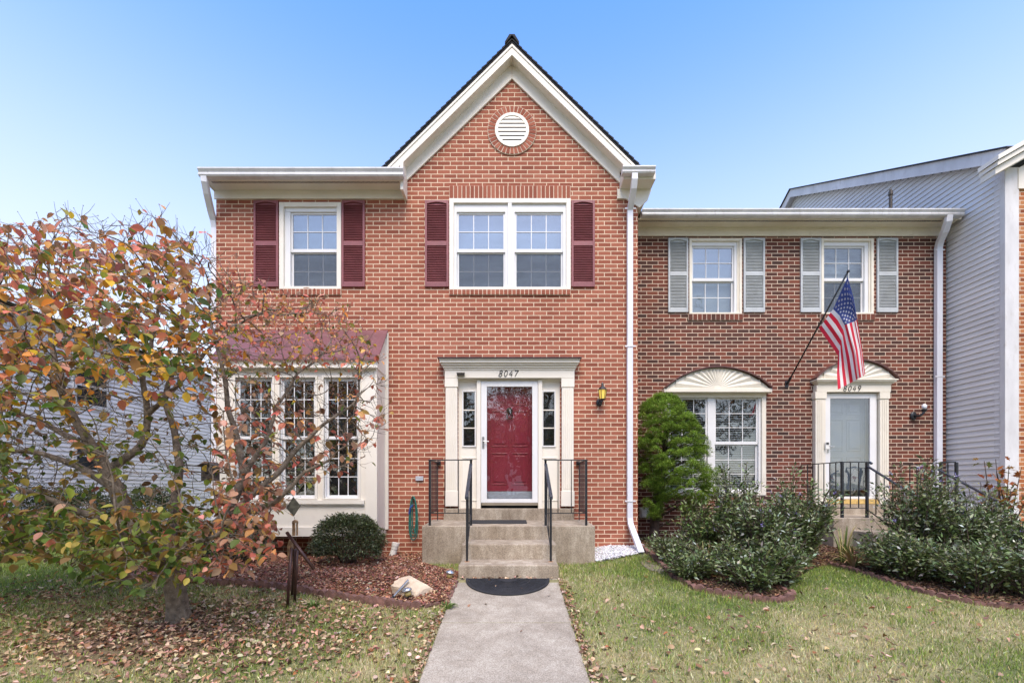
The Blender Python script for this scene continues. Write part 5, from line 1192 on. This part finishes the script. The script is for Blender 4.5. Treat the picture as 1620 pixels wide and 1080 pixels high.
# ================================================================== DOGWOOD
def poly_tree():
    K = []       # limbs in (px, py, d, r)
    K.append([(283, 992, 4.0, .125), (281, 965, 4.0, .100), (278, 935, 4.0, .092), (266, 900, 4.0, .088), (240, 865, 4.0, .082), (205, 822, 4.03, .075), (181, 768, 4.05, .068), (164, 735, 4.03, .058), (142, 700, 4.0, .044), (120, 665, 3.95, .036), (100, 625, 3.9, .030), (86, 570, 3.9, .024), (75, 500, 3.9, .016)])
    K.append([(170, 745, 4.04, .05), (200, 724, 4.12, .040), (228, 704, 4.2, .035), (234, 655, 4.2, .030), (225, 600, 4.15, .025), (240, 540, 4.2, .018), (255, 470, 4.2, .013)])
    K.append([(266, 900, 4.0, .07), (305, 858, 4.0, .060), (345, 828, 4.05, .050), (370, 795, 4.1, .042), (386, 748, 4.1, .037), (377, 702, 4.15, .031), (362, 650, 4.2, .025), (352, 580, 4.2, .019), (330, 500, 4.2, .013)])
    K.append([(305, 858, 4.0, .05), (360, 815, 4.0, .034), (405, 778, 4.05, .030), (440, 748, 4.1, .027), (471, 708, 4.15, .023), (510, 672, 4.2, .016), (560, 640, 4.25, .011)])
    K.append([(345, 828, 4.05, .04), (400, 808, 4.0, .028), (440, 792, 3.95, .024), (480, 745, 3.95, .016), (520, 730, 4.0, .011)])
    K.append([(266, 900, 4.0, .07), (272, 830, 4.2, .045), (284, 745, 4.3, .040), (278, 690, 4.35, .033), (258, 630, 4.4, .027), (285, 560, 4.4, .020), (290, 480, 4.4, .014)])
    K.append([(218, 840, 4.02, .06), (170, 822, 3.9, .036), (120, 808, 3.8, .030), (80, 788, 3.7, .024), (20, 770, 3.55, .019), (-60, 760, 3.45, .012)])
    K.append([(181, 768, 4.05, .05), (120, 735, 4.15, .030), (60, 715, 4.2, .024), (0, 712, 4.2, .019), (-70, 700, 4.2, .012)])
    K.append([(164, 735, 4.03, .04), (110, 690, 4.2, .030), (60, 665, 4.3, .024), (0, 640, 4.4, .018), (-60, 610, 4.5, .012)])
    K.append([(240, 865, 4.0, .06), (170, 850, 4.3, .030), (90, 845, 4.6, .022), (20, 850, 4.8, .014)])
    K.append([(266, 900, 4.0, .05), (240, 870, 3.75, .030), (215, 850, 3.5, .022), (190, 845, 3.3, .014)])
    K.append([(266, 900, 4.0, .05), (300, 860, 3.75, .028), (330, 850, 3.5, .020), (350, 845, 3.3, .013)])
    K.append([(386, 748, 4.1, .03), (420, 700, 4.2, .022), (440, 640, 4.3, .017), (470, 590, 4.35, .012)])
    K.append([(100, 625, 3.9, .025), (60, 560, 3.8, .018), (20, 500, 3.8, .012)])
    K.append([(234, 655, 4.2, .025), (290, 600, 4.1, .018), (340, 540, 4.0, .013), (400, 500, 4.0, .010)])
    nodes = []; par = []; minr = []
    from collections import OrderedDict
    for li, limb in enumerate(K):
        prev = -1
        if li:
            p0 = Vector(U(*limb[0][:3])); prev = min(range(len(nodes)), key=lambda q: (nodes[q]-p0).length)
        pts = [(Vector(U(*q[:3])), q[3]) for q in limb]
        for s_ in range(len(pts)-1):
            (A, ra), (B, rb) = pts[s_], pts[s_+1]; m_ = max(1, int((B-A).length/.06))
            for k in range(m_):
                if s_ == 0 and k == 0 and li: continue
                f = k/m_; p = A.lerp(B, f)+Vector((random.gauss(0, .006), random.gauss(0, .006), random.gauss(0, .004)))
                nodes.append(p); par.append(prev); minr.append(ra*(1-f)+rb*f); prev = len(nodes)-1
        nodes.append(pts[-1][0]); par.append(prev); minr.append(pts[-1][1])
    nl = len(nodes)
    sil = [(-200, 380), (-60, 360), (0, 352), (60, 352), (105, 322), (140, 345), (190, 362), (235, 330), (275, 352), (335, 385), (372, 430), (430, 462), (500, 470), (560, 500), (600, 560), (612, 620), (605, 690), (585, 725), (525, 760), (430, 800), (440, 870), (400, 890), (350, 905), (290, 925), (230, 932), (150, 905), (80, 880), (0, 890), (-120, 885), (-220, 800)]
    at = []
    while len(at) < 8200:
        px, py = random.uniform(-220, 615), random.uniform(320, 935)
        if not bool(inpoly(np.array([px]), np.array([py]), sil)[0]): continue
        # thin out the right side
        if px > 350 and random.random() < .0: continue
        if 20 < px < 330 and 640 < py < 810 and random.random() < .5: continue
        ex = (px-200)/440; ey = (py-640)/310; hd = 1.25*math.sqrt(max(.06, 1-ex*ex*.8-ey*ey*.75))
        d_ = 4.0+random.uniform(-1, 1)*hd*(.8 if py < 760 else .9)
        if px > 400: d_ = 4.25+random.uniform(-.55, .75)
        if py > 820: d_ = min(d_, 4.5)
        if py > 860 and px > 180: d_ = random.uniform(3.2, 3.9)
        d_ = max(2.7, d_)
        p = Vector(U(px, py, d_))
        if p.z < g(p.x, p.y)+.18: continue
        at.append(p)
    alive = list(range(len(at))); STEP, KILL, INF = .06, .085, 1.4
    for it in range(80):
        kd = kdtree.KDTree(len(nodes))
        for q, p in enumerate(nodes):
            if q > 10: kd.insert(p, q)
        kd.balance(); acc = {}; nxt = []
        for a_ in alive:
            co_, q, dist = kd.find(at[a_])
            if dist < KILL: continue
            nxt.append(a_)
            if dist < INF:
                v = (at[a_]-co_)/dist; acc[q] = acc.get(q, Vector((0, 0, 0)))+v
        alive = nxt
        if not acc: break
        for q, v in acc.items():
            if v.length < 1e-3: continue
            dv = v.normalized()
            if q >= nl and par[q] >= 0: dv = (dv+.35*(nodes[q]-nodes[par[q]]).normalized()).normalized()
            dv = (dv+Vector((random.gauss(0, .22), random.gauss(0, .22), random.gauss(0, .18)))).normalized()
            nodes.append(nodes[q]+dv*STEP); par.append(q); minr.append(0)
        if len(nodes) > 30000: break
    return nodes, par, minr, nl
nodes, par, minr, nl = poly_tree()
nch = [0]*len(nodes); 
for q in par:
    if q >= 0: nch[q] += 1
rad = [0.0]*len(nodes); acc = [0.0]*len(nodes); ex_ = 2.35
for q in range(len(nodes)-1, -1, -1):
    r_ = max(.0026, acc[q]**(1/ex_)) if acc[q] else .0026
    if q >= nl: r_ = min(r_, .018)
    rad[q] = max(r_ if q >= nl else 0, minr[q]*.92)
    if par[q] >= 0: acc[par[q]] += r_**ex_ if q >= nl else 0
tree = thing('dogwood_tree', 'spreading autumn tree with red, orange and green leaves on the left lawn', 'tree', tuple(nodes[0]))
# chains -> tubes
kids = [[] for _ in nodes]
for q, p_ in enumerate(par):
    if p_ >= 0: kids[p_].append(q)
mb = MB(); stack = [(0, -1)]
def chain(start, parent):
    pts = []; rs = []
    if parent >= 0: pts.append(nodes[parent]); rs.append(min(rad[parent], rad[start]*1.25))
    q = start
    while True:
        pts.append(nodes[q]); rs.append(rad[q])
        if not kids[q]: break
        k_ = sorted(kids[q], key=lambda c_: -rad[c_])
        for o_ in k_[1:]: stack.append((o_, q))
        q = k_[0]
    return pts, rs
while stack:
    s_, p_ = stack.pop(); pts, rs = chain(s_, p_)
    if len(pts) > 1:
        if len(pts) > 3:
            P2 = [pts[0]]+[(pts[k-1]+pts[k]*2+pts[k+1])/4 for k in range(1, len(pts)-1)]+[pts[-1]]; pts = P2
        R_ = max(rs)
        if R_ < .006: rs = [r_*(1-.5*k/len(rs)) for k, r_ in enumerate(rs)]
        mb.tube(pts, rs, 10 if R_ > .03 else (6 if R_ > .01 else 4), False)
# root flare
b0 = nodes[0]
for k in range(7):
    a_ = 2*PI*k/7+.3; mb.tube([b0+Vector((.02*math.cos(a_), .02*math.sin(a_), .22)), b0+Vector((.07*math.cos(a_), .07*math.sin(a_), .06)), b0+Vector((.17*math.cos(a_), .15*math.sin(a_), -.06))], [.05, .05, .03], 7, False)
# fine twigs at the tips
tips = [q for q in range(nl, len(nodes)) if not kids[q]]
twig = []
for q in tips:
    dv = (nodes[q]-nodes[par[q]]).normalized()
    for k in range(random.choice((1, 2, 2, 3))):
        d2 = (dv+Vector((random.gauss(0, .55), random.gauss(0, .55), random.gauss(.15, .45)))).normalized(); l_ = random.uniform(.05, .16)
        m_ = nodes[q]+d2*l_*.5+Vector((random.gauss(0, .008), random.gauss(0, .008), .005)); e_ = m_+(d2+Vector((0, 0, .3))).normalized()*l_*.5
        mb.tube([nodes[q], m_, e_], [.0024, .0018, .0012], 3, False); twig.append((e_, d2))
        if random.random() < .35: mb.sphere(e_, .0045, 5, 3)
mb.build('trunk', M['bark'], tree, smooth=True)
# leaves
GR = [(.08, .12, .022), (.13, .16, .03), (.20, .185, .035), (.22, .14, .04), (.06, .095, .02), (.15, .09, .035)]
OR = [(.50, .19, .03), (.52, .32, .035), (.36, .20, .05), (.40, .14, .07), (.34, .24, .04), (.17, .17, .03), (.28, .15, .07)]
RD = [(.42, .14, .09), (.46, .21, .14), (.34, .09, .06), (.37, .21, .14), (.25, .13, .085), (.46, .24, .08), (.30, .19, .12)]
lp = []; lc = []; ld_ = []
def addleaf(p, dv, big=1):
    px = 810+p[0]*F/(p[1]+D); py = 769-(p[2]-H)*F/(p[1]+D)
    r_ = random.random(); n_ = float(vnoise(p[0]*2.3+9, p[2]*2.3+p[1]*1.5, 77))
    top = 1-min(1, max(0, (py-400)/170)); low = min(1, max(0, (py-640)/150)); right = min(1, max(0, (px-300)/90))
    if low > 0 and right > .5: P = RD if r_ < .85 else GR
    else:
        wr = .55*top+.08+.5*right*(1-low*.5)+.25*(n_-.5); wg = (.50*low+.42*(1-top))*(1-right*.85)-.5*(n_-.5)
        P = RD if r_ < wr else (GR if r_ < wr+wg+.25*low*(1-right) else OR)
    c = random.choice(P); j = random.gauss(1, .2); lc.append([min(.9, max(.01, 1.65*ch*j*random.gauss(1, .08))) for ch in c]); lp.append(p); ld_.append(dv)
def density(p):
    px = 810+p[0]*F/(p[1]+D); py = 769-(p[2]-H)*F/(p[1]+D)
    d_ = 1.0
    if px > 330 and py < 760: d_ = (1.2 if py < 580 else .24)+.3*max(0, 1-(px-330)/120)
    if px < 385 and py > 800: d_ = 1.6
    if 225 < px < 345 and py > 915: d_ = .1
    if px > 330 and py >= 760: d_ = 1.2 if px < 450 else .3
    if py < 380: d_ = min(d_, .28)
    if px > 300 and py < 440: d_ = min(d_, .22)
    if 20 < px < 340 and 590 < py < 800: d_ = .30
    elif px < 340 and py < 600: d_ *= .85
    return d_
for q in range(nl, len(nodes)):
    if rad[q] > .0075: continue
    if random.random() < density(nodes[q])*.62:
        for k in range(random.choice((1, 2, 2))): addleaf(tuple(nodes[q]), (nodes[q]-nodes[par[q]]).normalized())
for e_, dv in twig:
    if random.random() < density(e_)*1.05:
        for k in range(random.choice((1, 1, 2))): addleaf(tuple(e_), dv)
GRX = 1
n = len(lp); yaw = rnd(0, 2*PI, n); droop = -np.abs(rng.normal(.55, .45, n))
sz = rnd(.045, .095, n)
lpa = np.array(lp); pxa = 810+lpa[:, 0]*F/(lpa[:, 1]+D); pya = 769-(lpa[:, 2]-H)*F/(lpa[:, 1]+D)
sz = sz*np.where((pxa > 330) & (pya < 640), rnd(.35, .85, n), 1)
o = scatter('crown', LEAF_V, LEAF_F, np.array(lp), rotm(yaw, droop, rng.normal(0, .5, n)), np.stack([sz, sz, sz*1.6], 1), np.array(lc), M['leaf'], tree)
print('tree nodes', len(nodes), 'leaves', n)

# ================================================================== SHRUBS
def leafy_ball(name, label, cat, c, R_, n, cols, wts, size, squash=1.0, lumps=.12, mat='leafd', group=None, inner=.5, seed=1, thin=.9):
    t = thing(name, label, cat, (c[0], c[1], g(c[0], c[1])), group)
    v = rng.normal(0, 1, (n, 3)); v /= np.linalg.norm(v, axis=1)[:, None]; v[:, 2] = np.where(v[:, 2] < -.55, -v[:, 2], v[:, 2])
    rr = rng.uniform(inner, 1, n)**.45; lm = 1+lumps*(vnoise(v[:, 0]*4+seed*5, v[:, 1]*4+v[:, 2]*5, seed)-.5)*2+lumps*.7*(vnoise(v[:, 0]*11+3, v[:, 2]*11+v[:, 1]*9, seed+2)-.5)*2
    p = v*(rr*lm)[:, None]*np.array(R_)+np.array(c); k = p[:, 2] > g(c[0], c[1])+.02; p = p[k]; v = v[k]; n = len(p)
    yaw = np.arctan2(v[:, 1], v[:, 0])-PI/2+rng.normal(0, .7, n); til = np.arcsin(np.clip(v[:, 2], -1, 1))*.8+rng.normal(0, .5, n)
    scatter('foliage', LEAFS_V, LEAFS_F, p, rotm(yaw, til, rng.normal(0, .8, n)), rnd(size*.7, size*1.3, n), pal(cols, n, wts, .22), M[mat], t)
    mb = MB(); b0 = Vector((c[0], c[1], g(c[0], c[1])-.02))
    for k in range(26):
        q = Vector(c)+Vector((random.gauss(0, .42)*R_[0], random.gauss(0, .42)*R_[1], random.uniform(-.3, .8)*R_[2])); mb.tube([b0+Vector((random.gauss(0, .05), random.gauss(0, .05), 0)), (b0+q)/2+Vector((random.gauss(0, .03), 0, 0)), q], [.012, .008, .004], 5, False)
    mb.build('stems', M['bark2'], t); return t
c = U(552, 862, 6.1); leafy_ball('boxwood_shrub', 'round clipped green shrub in the mulch beside the bay window', 'shrub', (c[0], c[1], .34), (.50, .45, .36), 15000, [(.055, .075, .025), (.10, .12, .05), (.16, .17, .09), (.035, .05, .02)], [4, 4, 1.5, 2], .032, seed=3)
c = U(372, 850, 6.2); leafy_ball('boxwood_shrub', 'dark green shrub half hidden behind the red leaves, left of the clipped one', 'shrub', (c[0], c[1], .3), (.50, .38, .34), 7000, [(.045, .065, .022), (.08, .10, .04), (.03, .045, .02)], [4, 3, 2], .034, seed=4)
for k, (px, d_, w_, h_, lb) in enumerate(((30, 9.0, .9, .75, 'dark shrub against the white siding at the far left'), (125, 9.3, .8, .6, 'dark shrub left of the tree trunk before the white siding'), (235, 9.6, .8, .65, 'dark shrub behind the tree trunk near the house corner'))):
    c = U(px, 850, d_); leafy_ball('dark_shrub', lb, 'shrub', (c[0], c[1], .35), (w_, .5, h_), 7000, [(.035, .055, .02), (.06, .085, .03), (.09, .11, .04)], [4, 3, 1], .05, seed=10+k, lumps=.25)

# dwarf spruce: clumps of needles
t = thing('dwarf_spruce', 'bright green dwarf spruce with bare lower trunk against the dark brick', 'conifer tree', (2.55, .35, g(2.55, .35)))
d0 = 7.35; P_ = []; Cc = []; YW = []; TL = []; SZ = []
outl = [(1012, 1108, 850), (1018, 1100, 690)]
def halfw(py):
    ks = [(627, 8), (640, 32), (660, 48), (690, 57), (720, 64), (745, 66), (770, 62), (792, 52)]; 
    for (a_, wa), (b_, wb) in zip(ks, ks[1:]):
        if py <= b_: return wa+(wb-wa)*(py-a_)/(b_-a_)
    return 10
cents = []
for k in range(420):
    py = random.uniform(628, 792); cxp = 1050+ (py-627)*.135; hw_ = halfw(py)
    if py > 745: cxp += 12; 
    a_ = random.uniform(0, 2*PI); rr = random.uniform(.3, 1)**.4; x_ = cxp+hw_*rr*math.cos(a_)*.95; dd = d0-hw_/95*rr*abs(math.sin(a_))*random.choice((1, 1, 1, -.6))
    if x_ < 1035 and py > 700 and random.random() < .45: continue
    cents.append(U(x_, py, dd))
for px, py, r_ in ((1028, 800, 3), (1035, 812, 3), (1042, 800, 2), (1085, 808, 3), (1096, 800, 2), (1110, 795, 3), (1122, 775, 3), (1025, 770, 2), (1020, 745, 3)):
    for k in range(r_*2): cents.append(U(px+random.gauss(0, 5), py+random.gauss(0, 5), d0-.25+random.gauss(0, .06)))
for c in cents:
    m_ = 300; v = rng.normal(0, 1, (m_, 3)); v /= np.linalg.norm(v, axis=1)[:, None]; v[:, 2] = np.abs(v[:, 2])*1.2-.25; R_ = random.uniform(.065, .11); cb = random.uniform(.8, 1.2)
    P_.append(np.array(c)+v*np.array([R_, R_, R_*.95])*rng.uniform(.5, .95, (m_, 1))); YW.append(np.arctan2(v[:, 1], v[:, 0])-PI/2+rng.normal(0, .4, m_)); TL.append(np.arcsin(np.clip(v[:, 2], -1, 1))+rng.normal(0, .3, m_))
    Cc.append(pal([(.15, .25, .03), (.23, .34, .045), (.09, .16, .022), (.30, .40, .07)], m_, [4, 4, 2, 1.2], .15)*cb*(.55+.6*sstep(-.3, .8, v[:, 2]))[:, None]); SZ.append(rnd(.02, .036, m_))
nv = [(0, 0, 0), (.09, .3, .02), (0, 1, 0), (-.09, .3, .02)]
P_ = np.concatenate(P_); n = len(P_)
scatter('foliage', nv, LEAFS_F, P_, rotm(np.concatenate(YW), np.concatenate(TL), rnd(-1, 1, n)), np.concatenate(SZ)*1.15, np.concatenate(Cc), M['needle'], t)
mb = MB(); mb.tube([U(1034, 866, 7.35), U(1036, 820, 7.35), U(1044, 770, 7.35), U(1052, 720, 7.35), U(1054, 650, 7.35)], [.09, .075, .06, .045, .02], 9, False)
for k in range(60):
    q = Vector(random.choice(cents)); py = 769-(q.z-H)*F/(q.y+D); a_ = Vector(U(1040+(860-py)*.06, min(835, py+25), 7.35)); mb.tube([a_, (a_+q)/2+Vector((0, 0, .03)), q], [.016, .011, .005], 5, False)
mb.build('trunk', M['bark2'], t, smooth=True)

def stem_shrub(name, label, px, py_base, d_, w_, h_, ns, cols, wts, lsize, per=34, seed=0, flowers=0, cat='shrub', group=None, lean=0, narrow=.42):
    x0, y0, _ = U(px, py_base, d_); z0 = g(x0, y0); t = thing(name, label, cat, (x0, y0, z0), group); R_ = random.Random(seed)
    mb = MB(); P = []; V = []; FP = []
    for k in range(ns):
        a_ = R_.uniform(0, 2*PI); sp = R_.uniform(.05, 1)**.6; L_ = h_*R_.uniform(.55, 1.0)*(1.05-.25*sp)*(1.13 if R_.random() < .12 else 1)*(1+.18*math.sin(a_*3+seed)); tx, ty = math.cos(a_)*w_*sp+lean, math.sin(a_)*w_*.75*sp
        A = Vector((x0+tx*.25, y0+ty*.25, z0-.02)); C = Vector((x0+tx*1.05, y0+ty*1.05, z0+L_)); B = A.lerp(C, .5)+Vector((-tx*.12, -ty*.12, L_*.14))
        pts = [(A*(1-s_)**2+B*2*s_*(1-s_)+C*s_*s_)+Vector((R_.gauss(0, .006), R_.gauss(0, .006), 0)) for s_ in np.linspace(0, 1, 8)]
        mb.tube(pts, [.007-.0006*q for q in range(8)], 4, False)
        for s_ in range(per):
            f = .18+.82*(s_/per)**.8; q = f*7; i_ = min(6, int(q)); p = pts[i_].lerp(pts[i_+1], q-i_); T_ = (pts[i_+1]-pts[i_]).normalized()
            side = Vector((R_.gauss(0, 1), R_.gauss(0, 1), R_.gauss(.1, .5))).normalized(); e = p+side*R_.uniform(0, .085)
            if e.z < z0+.03: continue
            P.append(tuple(e)); V.append(tuple((side+T_*.5).normalized()))
        if R_.random() < flowers: FP.append(tuple(C))
    P = np.array(P); V = np.array(V); n = len(P)
    lv_ = [(0, 0, 0), (narrow/2, .4, .04), (0, 1, -.05), (-narrow/2, .4, .04)]
    scatter('foliage', lv_, LEAFS_F, P, rotm(np.arctan2(V[:, 1], V[:, 0])-PI/2, np.arcsin(np.clip(V[:, 2], -1, 1)), rng.normal(0, .6, n)), rnd(lsize*.6, lsize*1.3, n), pal(cols, n, wts, .2), M['leafd'], t)
    mb.build('stems', M['bark2'], t)
    if FP:
        m_ = 14; Q = np.repeat(np.array(FP), m_, 0)+rng.normal(0, .012, (len(FP)*m_, 3)); n = len(Q); fo = scatter('flowers', LEAFS_V, LEAFS_F, Q, rotm(rnd(0, 6, n), rnd(-1, 1, n), rnd(-1, 1, n)), rnd(.015, .028, n), pal([(.20, .16, .42), (.30, .26, .5)], n, None, .15), M['leafd'], t); fo['kind'] = 'stuff'
    return t
SIL = [(.12, .165, .05), (.18, .22, .085), (.29, .33, .21), (.07, .10, .03), (.46, .49, .41)]; SW = [4, 3, 1.6, 3, .8]
GRN = [(.09, .14, .035), (.16, .22, .06), (.05, .08, .025), (.22, .24, .08)]
stem_shrub('silvery_shrub', 'tall silvery green shrub in front of the arched window', 1165, 880, 6.35, .34, 1.36, 60, SIL, SW, .062, 46, 1, .15)
stem_shrub('silvery_shrub', 'widest silvery green shrub at the centre of the edged bed', 1205, 900, 5.75, .62, .98, 130, SIL, SW, .058, 46, 2, .1)
stem_shrub('silvery_shrub', 'dense silvery shrub left of the grey door porch', 1262, 890, 5.9, .50, 1.12, 130, SIL, SW, .058, 46, 3, .12)
stem_shrub('leafy_shrub', 'fresh green loose shrub between the spruce and the silvery shrubs', 1115, 885, 6.1, .42, .92, 80, GRN, [3, 3, 2, 1], .06, 36, 4)
stem_shrub('low_silvery_plant', 'low grey green plant at the foot of the spruce', 1070, 895, 5.95, .42, .40, 90, SIL, SW, .05, 26, 5)
stem_shrub('low_silvery_plant', 'low silvery plant behind the front curve of the edging', 1140, 925, 5.35, .40, .42, 90, SIL, SW, .05, 28, 6)
stem_shrub('silvery_shrub', 'tall silvery shrub rising before the grey door steps', 1450, 900, 5.75, .58, 1.32, 105, SIL, SW, .060, 44, 7, .12)
stem_shrub('silvery_shrub', 'broad silvery shrub hiding the far porch steps', 1530, 920, 5.6, .58, 1.02, 125, SIL, SW, .058, 46, 8, .08)
stem_shrub('silvery_shrub', 'dense silvery shrub cut by the right edge of the view', 1610, 935, 5.45, .60, .72, 120, SIL, SW, .058, 46, 9, .06)
stem_shrub('low_silvery_plant', 'low dark silvery plant behind the far right edging stones', 1480, 930, 5.15, .50, .50, 110, SIL, SW, .05, 32, 10)
stem_shrub('yellowing_shrub', 'thin yellow green bush before the grey siding', 1560, 880, 6.5, .35, 1.15, 30, [(.28, .27, .06), (.38, .36, .10), (.14, .16, .05)], None, .055, 14, 11)
for k_, (px_, py_, d_, w_, h_, lb) in enumerate(((1190, 935, 5.2, .45, .62, 'low silvery plant spilling toward the lawn at the centre of the edged bed'), (1236, 925, 5.35, .36, .60, 'low silvery plant at the right tip of the edged bed'), (1095, 925, 5.55, .36, .42, 'low silvery plant at the left curve of the edging'),
        (1405, 915, 5.5, .36, .66, 'silvery plant beside the arching tan leaves'), (1545, 950, 4.98, .55, .72, 'low silvery plant above the far right edging stones'), (1625, 955, 4.9, .5, .74, 'low silvery plant at the bottom right corner of the shrubs'), (1440, 925, 5.3, .42, .70, 'silvery plant left of the low dark one'))):
    stem_shrub('low_silvery_plant', lb, px_, py_, UG(px_, {0: 944, 1: 938, 2: 927, 3: 918, 4: 953, 5: 960, 6: 930}[k_])[1]+D+.22, w_, h_*(.7, 1.0, .75, .9, .85, .95, .7)[k_], 58, SIL, [4, 2.2, .9, 4, .5], .056, 34, 60+k_)
# young oak with orange leaves
t = thing('young_oak', 'spindly young oak with orange and brown leaves at the right edge', 'sapling', (*U(1588, 900, 6.3)[:2], 0)); mb = MB(); P = []
b0 = Vector((t.location.x, t.location.y, g(t.location.x, t.location.y)))
for k in range(9):
    a_ = random.uniform(0, 6.3); e_ = b0+Vector((math.cos(a_)*.32+.08, math.sin(a_)*.25, random.uniform(.9, 1.45))); m_ = b0.lerp(e_, .5)+Vector((random.gauss(0, .03), 0, .08)); mb.tube([b0, m_, e_], [.011, .008, .004], 5, False)
    for j in range(13): s_ = random.uniform(.45, 1); P.append(tuple(m_.lerp(e_, (s_-.45)/.55)+Vector((random.gauss(0, .06), random.gauss(0, .06), random.gauss(0, .05)))))
mb.build('trunk', M['bark2'], t); n = len(P)
oak = [(0, 0, 0), (.1, .2, .02), (.34, .3, .05), (.14, .45, .02), (.36, .62, .05), (.12, .72, .0), (0, 1, -.04), (-.12, .72, 0), (-.36, .62, .05), (-.14, .45, .02), (-.34, .3, .05), (-.1, .2, .02)]
scatter('foliage', oak, [(0, 1, 2, 3, 4, 5, 6, 7, 8, 9, 10, 11)], np.array(P), rotm(rnd(0, 6.3, n), -np.abs(rng.normal(.5, .4, n)), rng.normal(0, .4, n)), rnd(.08, .14, n), pal([(.34, .12, .035), (.25, .09, .04), (.40, .26, .06), (.14, .15, .04)], n, [3, 2, 2, 1.5], .2), M['leaf'], t)

# strap-leaved plants
def strap(name, label, px, py, d_, n_, L_, cols, seed, spread=1.0):
    x0, y0, _ = U(px, py, d_); z0 = g(x0, y0); t = thing(name, label, 'plant', (x0, y0, z0)); R_ = random.Random(seed); mats = {}
    for k in range(n_):
        a_ = R_.uniform(0, 6.3); l_ = L_*R_.uniform(.6, 1.1); out = R_.uniform(.15, .9)*spread; c_ = R_.randrange(len(cols)); mb = mats.setdefault(c_, MB())
        dx, dy = math.cos(a_), math.sin(a_)*.8; w_ = R_.uniform(.006, .012); vs = []
        for q in range(9):
            s_ = q/8; r_ = l_*out*s_**1.4; z_ = z0+l_*(1.25*s_-(.25+out*.75)*s_*s_*1.0); ww = w_*(1-s_)**.5+.001; p = Vector((x0+dx*(r_+.03), y0+dy*(r_+.03), z_)); u = Vector((-dy, dx, 0)); vs += [p-u*ww, p+Vector((0, 0, -.004)), p+u*ww]
        mb.add(vs, [(3*q, 3*q+3, 3*q+4, 3*q+1) for q in range(8)]+[(3*q+1, 3*q+4, 3*q+5, 3*q+2) for q in range(8)])
    for c_, mb in mats.items(): mb.build('blades', cols[c_], t, smooth=True)
BG = paint('green_blade', (.14, .22, .045), .5, .2, 12, 0); BY = paint('yellow_blade', (.42, .36, .14), .6, .2, 12, 0); BB = paint('tan_blade', (.38, .24, .12), .7, .2, 12, 0)
strap('iris_clump', 'upright green sword leaves before the grey door porch', 1334, 890, 5.9, 26, .62, [BG, BG, BG, BY], 3, .5)
strap('daylily_clump', 'arching tan and yellow leaves at the foot of the grey door porch', 1350, 905, 5.7, 60, .42, [BY, BB, BG, BB], 4, 1.1)
strap('daylily_clump', 'pale green arching leaves right of the tan clump', 1395, 905, 5.75, 42, .55, [BY, BG, BY], 5, 1.1)
strap('dead_flower_stalks', 'brown withered stalks between the spruce and the silvery shrubs', 1115, 915, 5.6, 34, .40, [BB, BB, BY], 6, .45)
# weed tufts along the walk
for k, (px, py, lb) in enumerate(((718, 905, 'small green weed tuft beside the bottom step'), (708, 962, 'small green weed tuft by the corner of the mulch edging'), (495, 960, 'bright green grass tuft right of the brown tubes'))):
    if k == 0: continue
    x_, y_ = UG(px, py); t_ = strap('weed_tuft', lb, px, py, y_+D, 40, .09, [BG], 20+k, 1.2)

# ================================================================== ACROSS THE STREET (seen only in the glass)
def street_tree(x, y, h_, seed, label):
    h_ *= 1.4
    t = thing('street_tree', label, 'tree', (x, y, -.9)); R_ = random.Random(seed); mb = MB(); P = []
    mb.tube([(x, y, -1), (x+.1, y, h_*.35)], [.28, .16], 8, False)
    for k in range(44):
        a_ = R_.uniform(0, 6.3); el = R_.uniform(.3, 1.3); L_ = h_*R_.uniform(.4, .75); s0 = Vector((x, y, h_*R_.uniform(.15, .45))); e_ = s0+Vector((math.cos(a_)*math.cos(el), math.sin(a_)*math.cos(el), math.sin(el)))*L_
        mb.tube([s0, s0.lerp(e_, .5)+Vector((0, 0, .3)), e_], [.09, .05, .012], 5, False)
        for j in range(10):
            q = s0.lerp(e_, R_.uniform(.35, 1)); e2 = q+Vector((R_.gauss(0, 1), R_.gauss(0, 1), R_.gauss(.5, .7))).normalized()*R_.uniform(.5, 1.4); mb.tube([q, e2], [.022, .006], 3, False)
            for m_ in range(9): P.append(tuple(q.lerp(e2, R_.uniform(.3, 1.1))+Vector((R_.gauss(0, .15), R_.gauss(0, .15), R_.gauss(0, .15)))))
    mb.build('trunk', M['bark2'], t); n = len(P)
    scatter('crown', LEAF_V, LEAF_F, np.array(P), rotm(rnd(0, 6.3, n), rng.normal(0, .8, n), rng.normal(0, .8, n)), rnd(.16, .30, n), pal([(.20, .14, .05), (.10, .12, .03), (.28, .13, .04), (.06, .08, .025)], n, None, .2), M['leaf'], t)
for k, (x, y, h_, lb) in enumerate(((-11, -24, 8.5, 'tall thinning street tree across the road, far left'), (-4.2, -22, 7.5, 'thinning street tree across the road, left of the walk'), (1.5, -24, 8, 'thinning street tree across the road facing the red door'), (7.5, -22, 7, 'thinning street tree across the road, right of the walk'), (14, -25, 9, 'tall thinning street tree across the road, far right'))): street_tree(x, y, h_, 50+k, lb)
hb = thing('facing_house', 'brick house across the road', 'house', (0, -34, -.9))
MB().box(-16, 16, -42, -34, -1, 5.2).build('wall', M['brick2'], hb); MB().prism_yz([(-43, 5.15), (-38, 7.6), (-33.4, 5.15)], -16.4, 16.4).build('roof', M['roof2'], hb)
for k in range(9):
    for z in (.6, 3.2): MB().box(-14+k*3.4, -12.8+k*3.4, -34, -33.95, z, z+1.4).build('window', M['white'], hb)
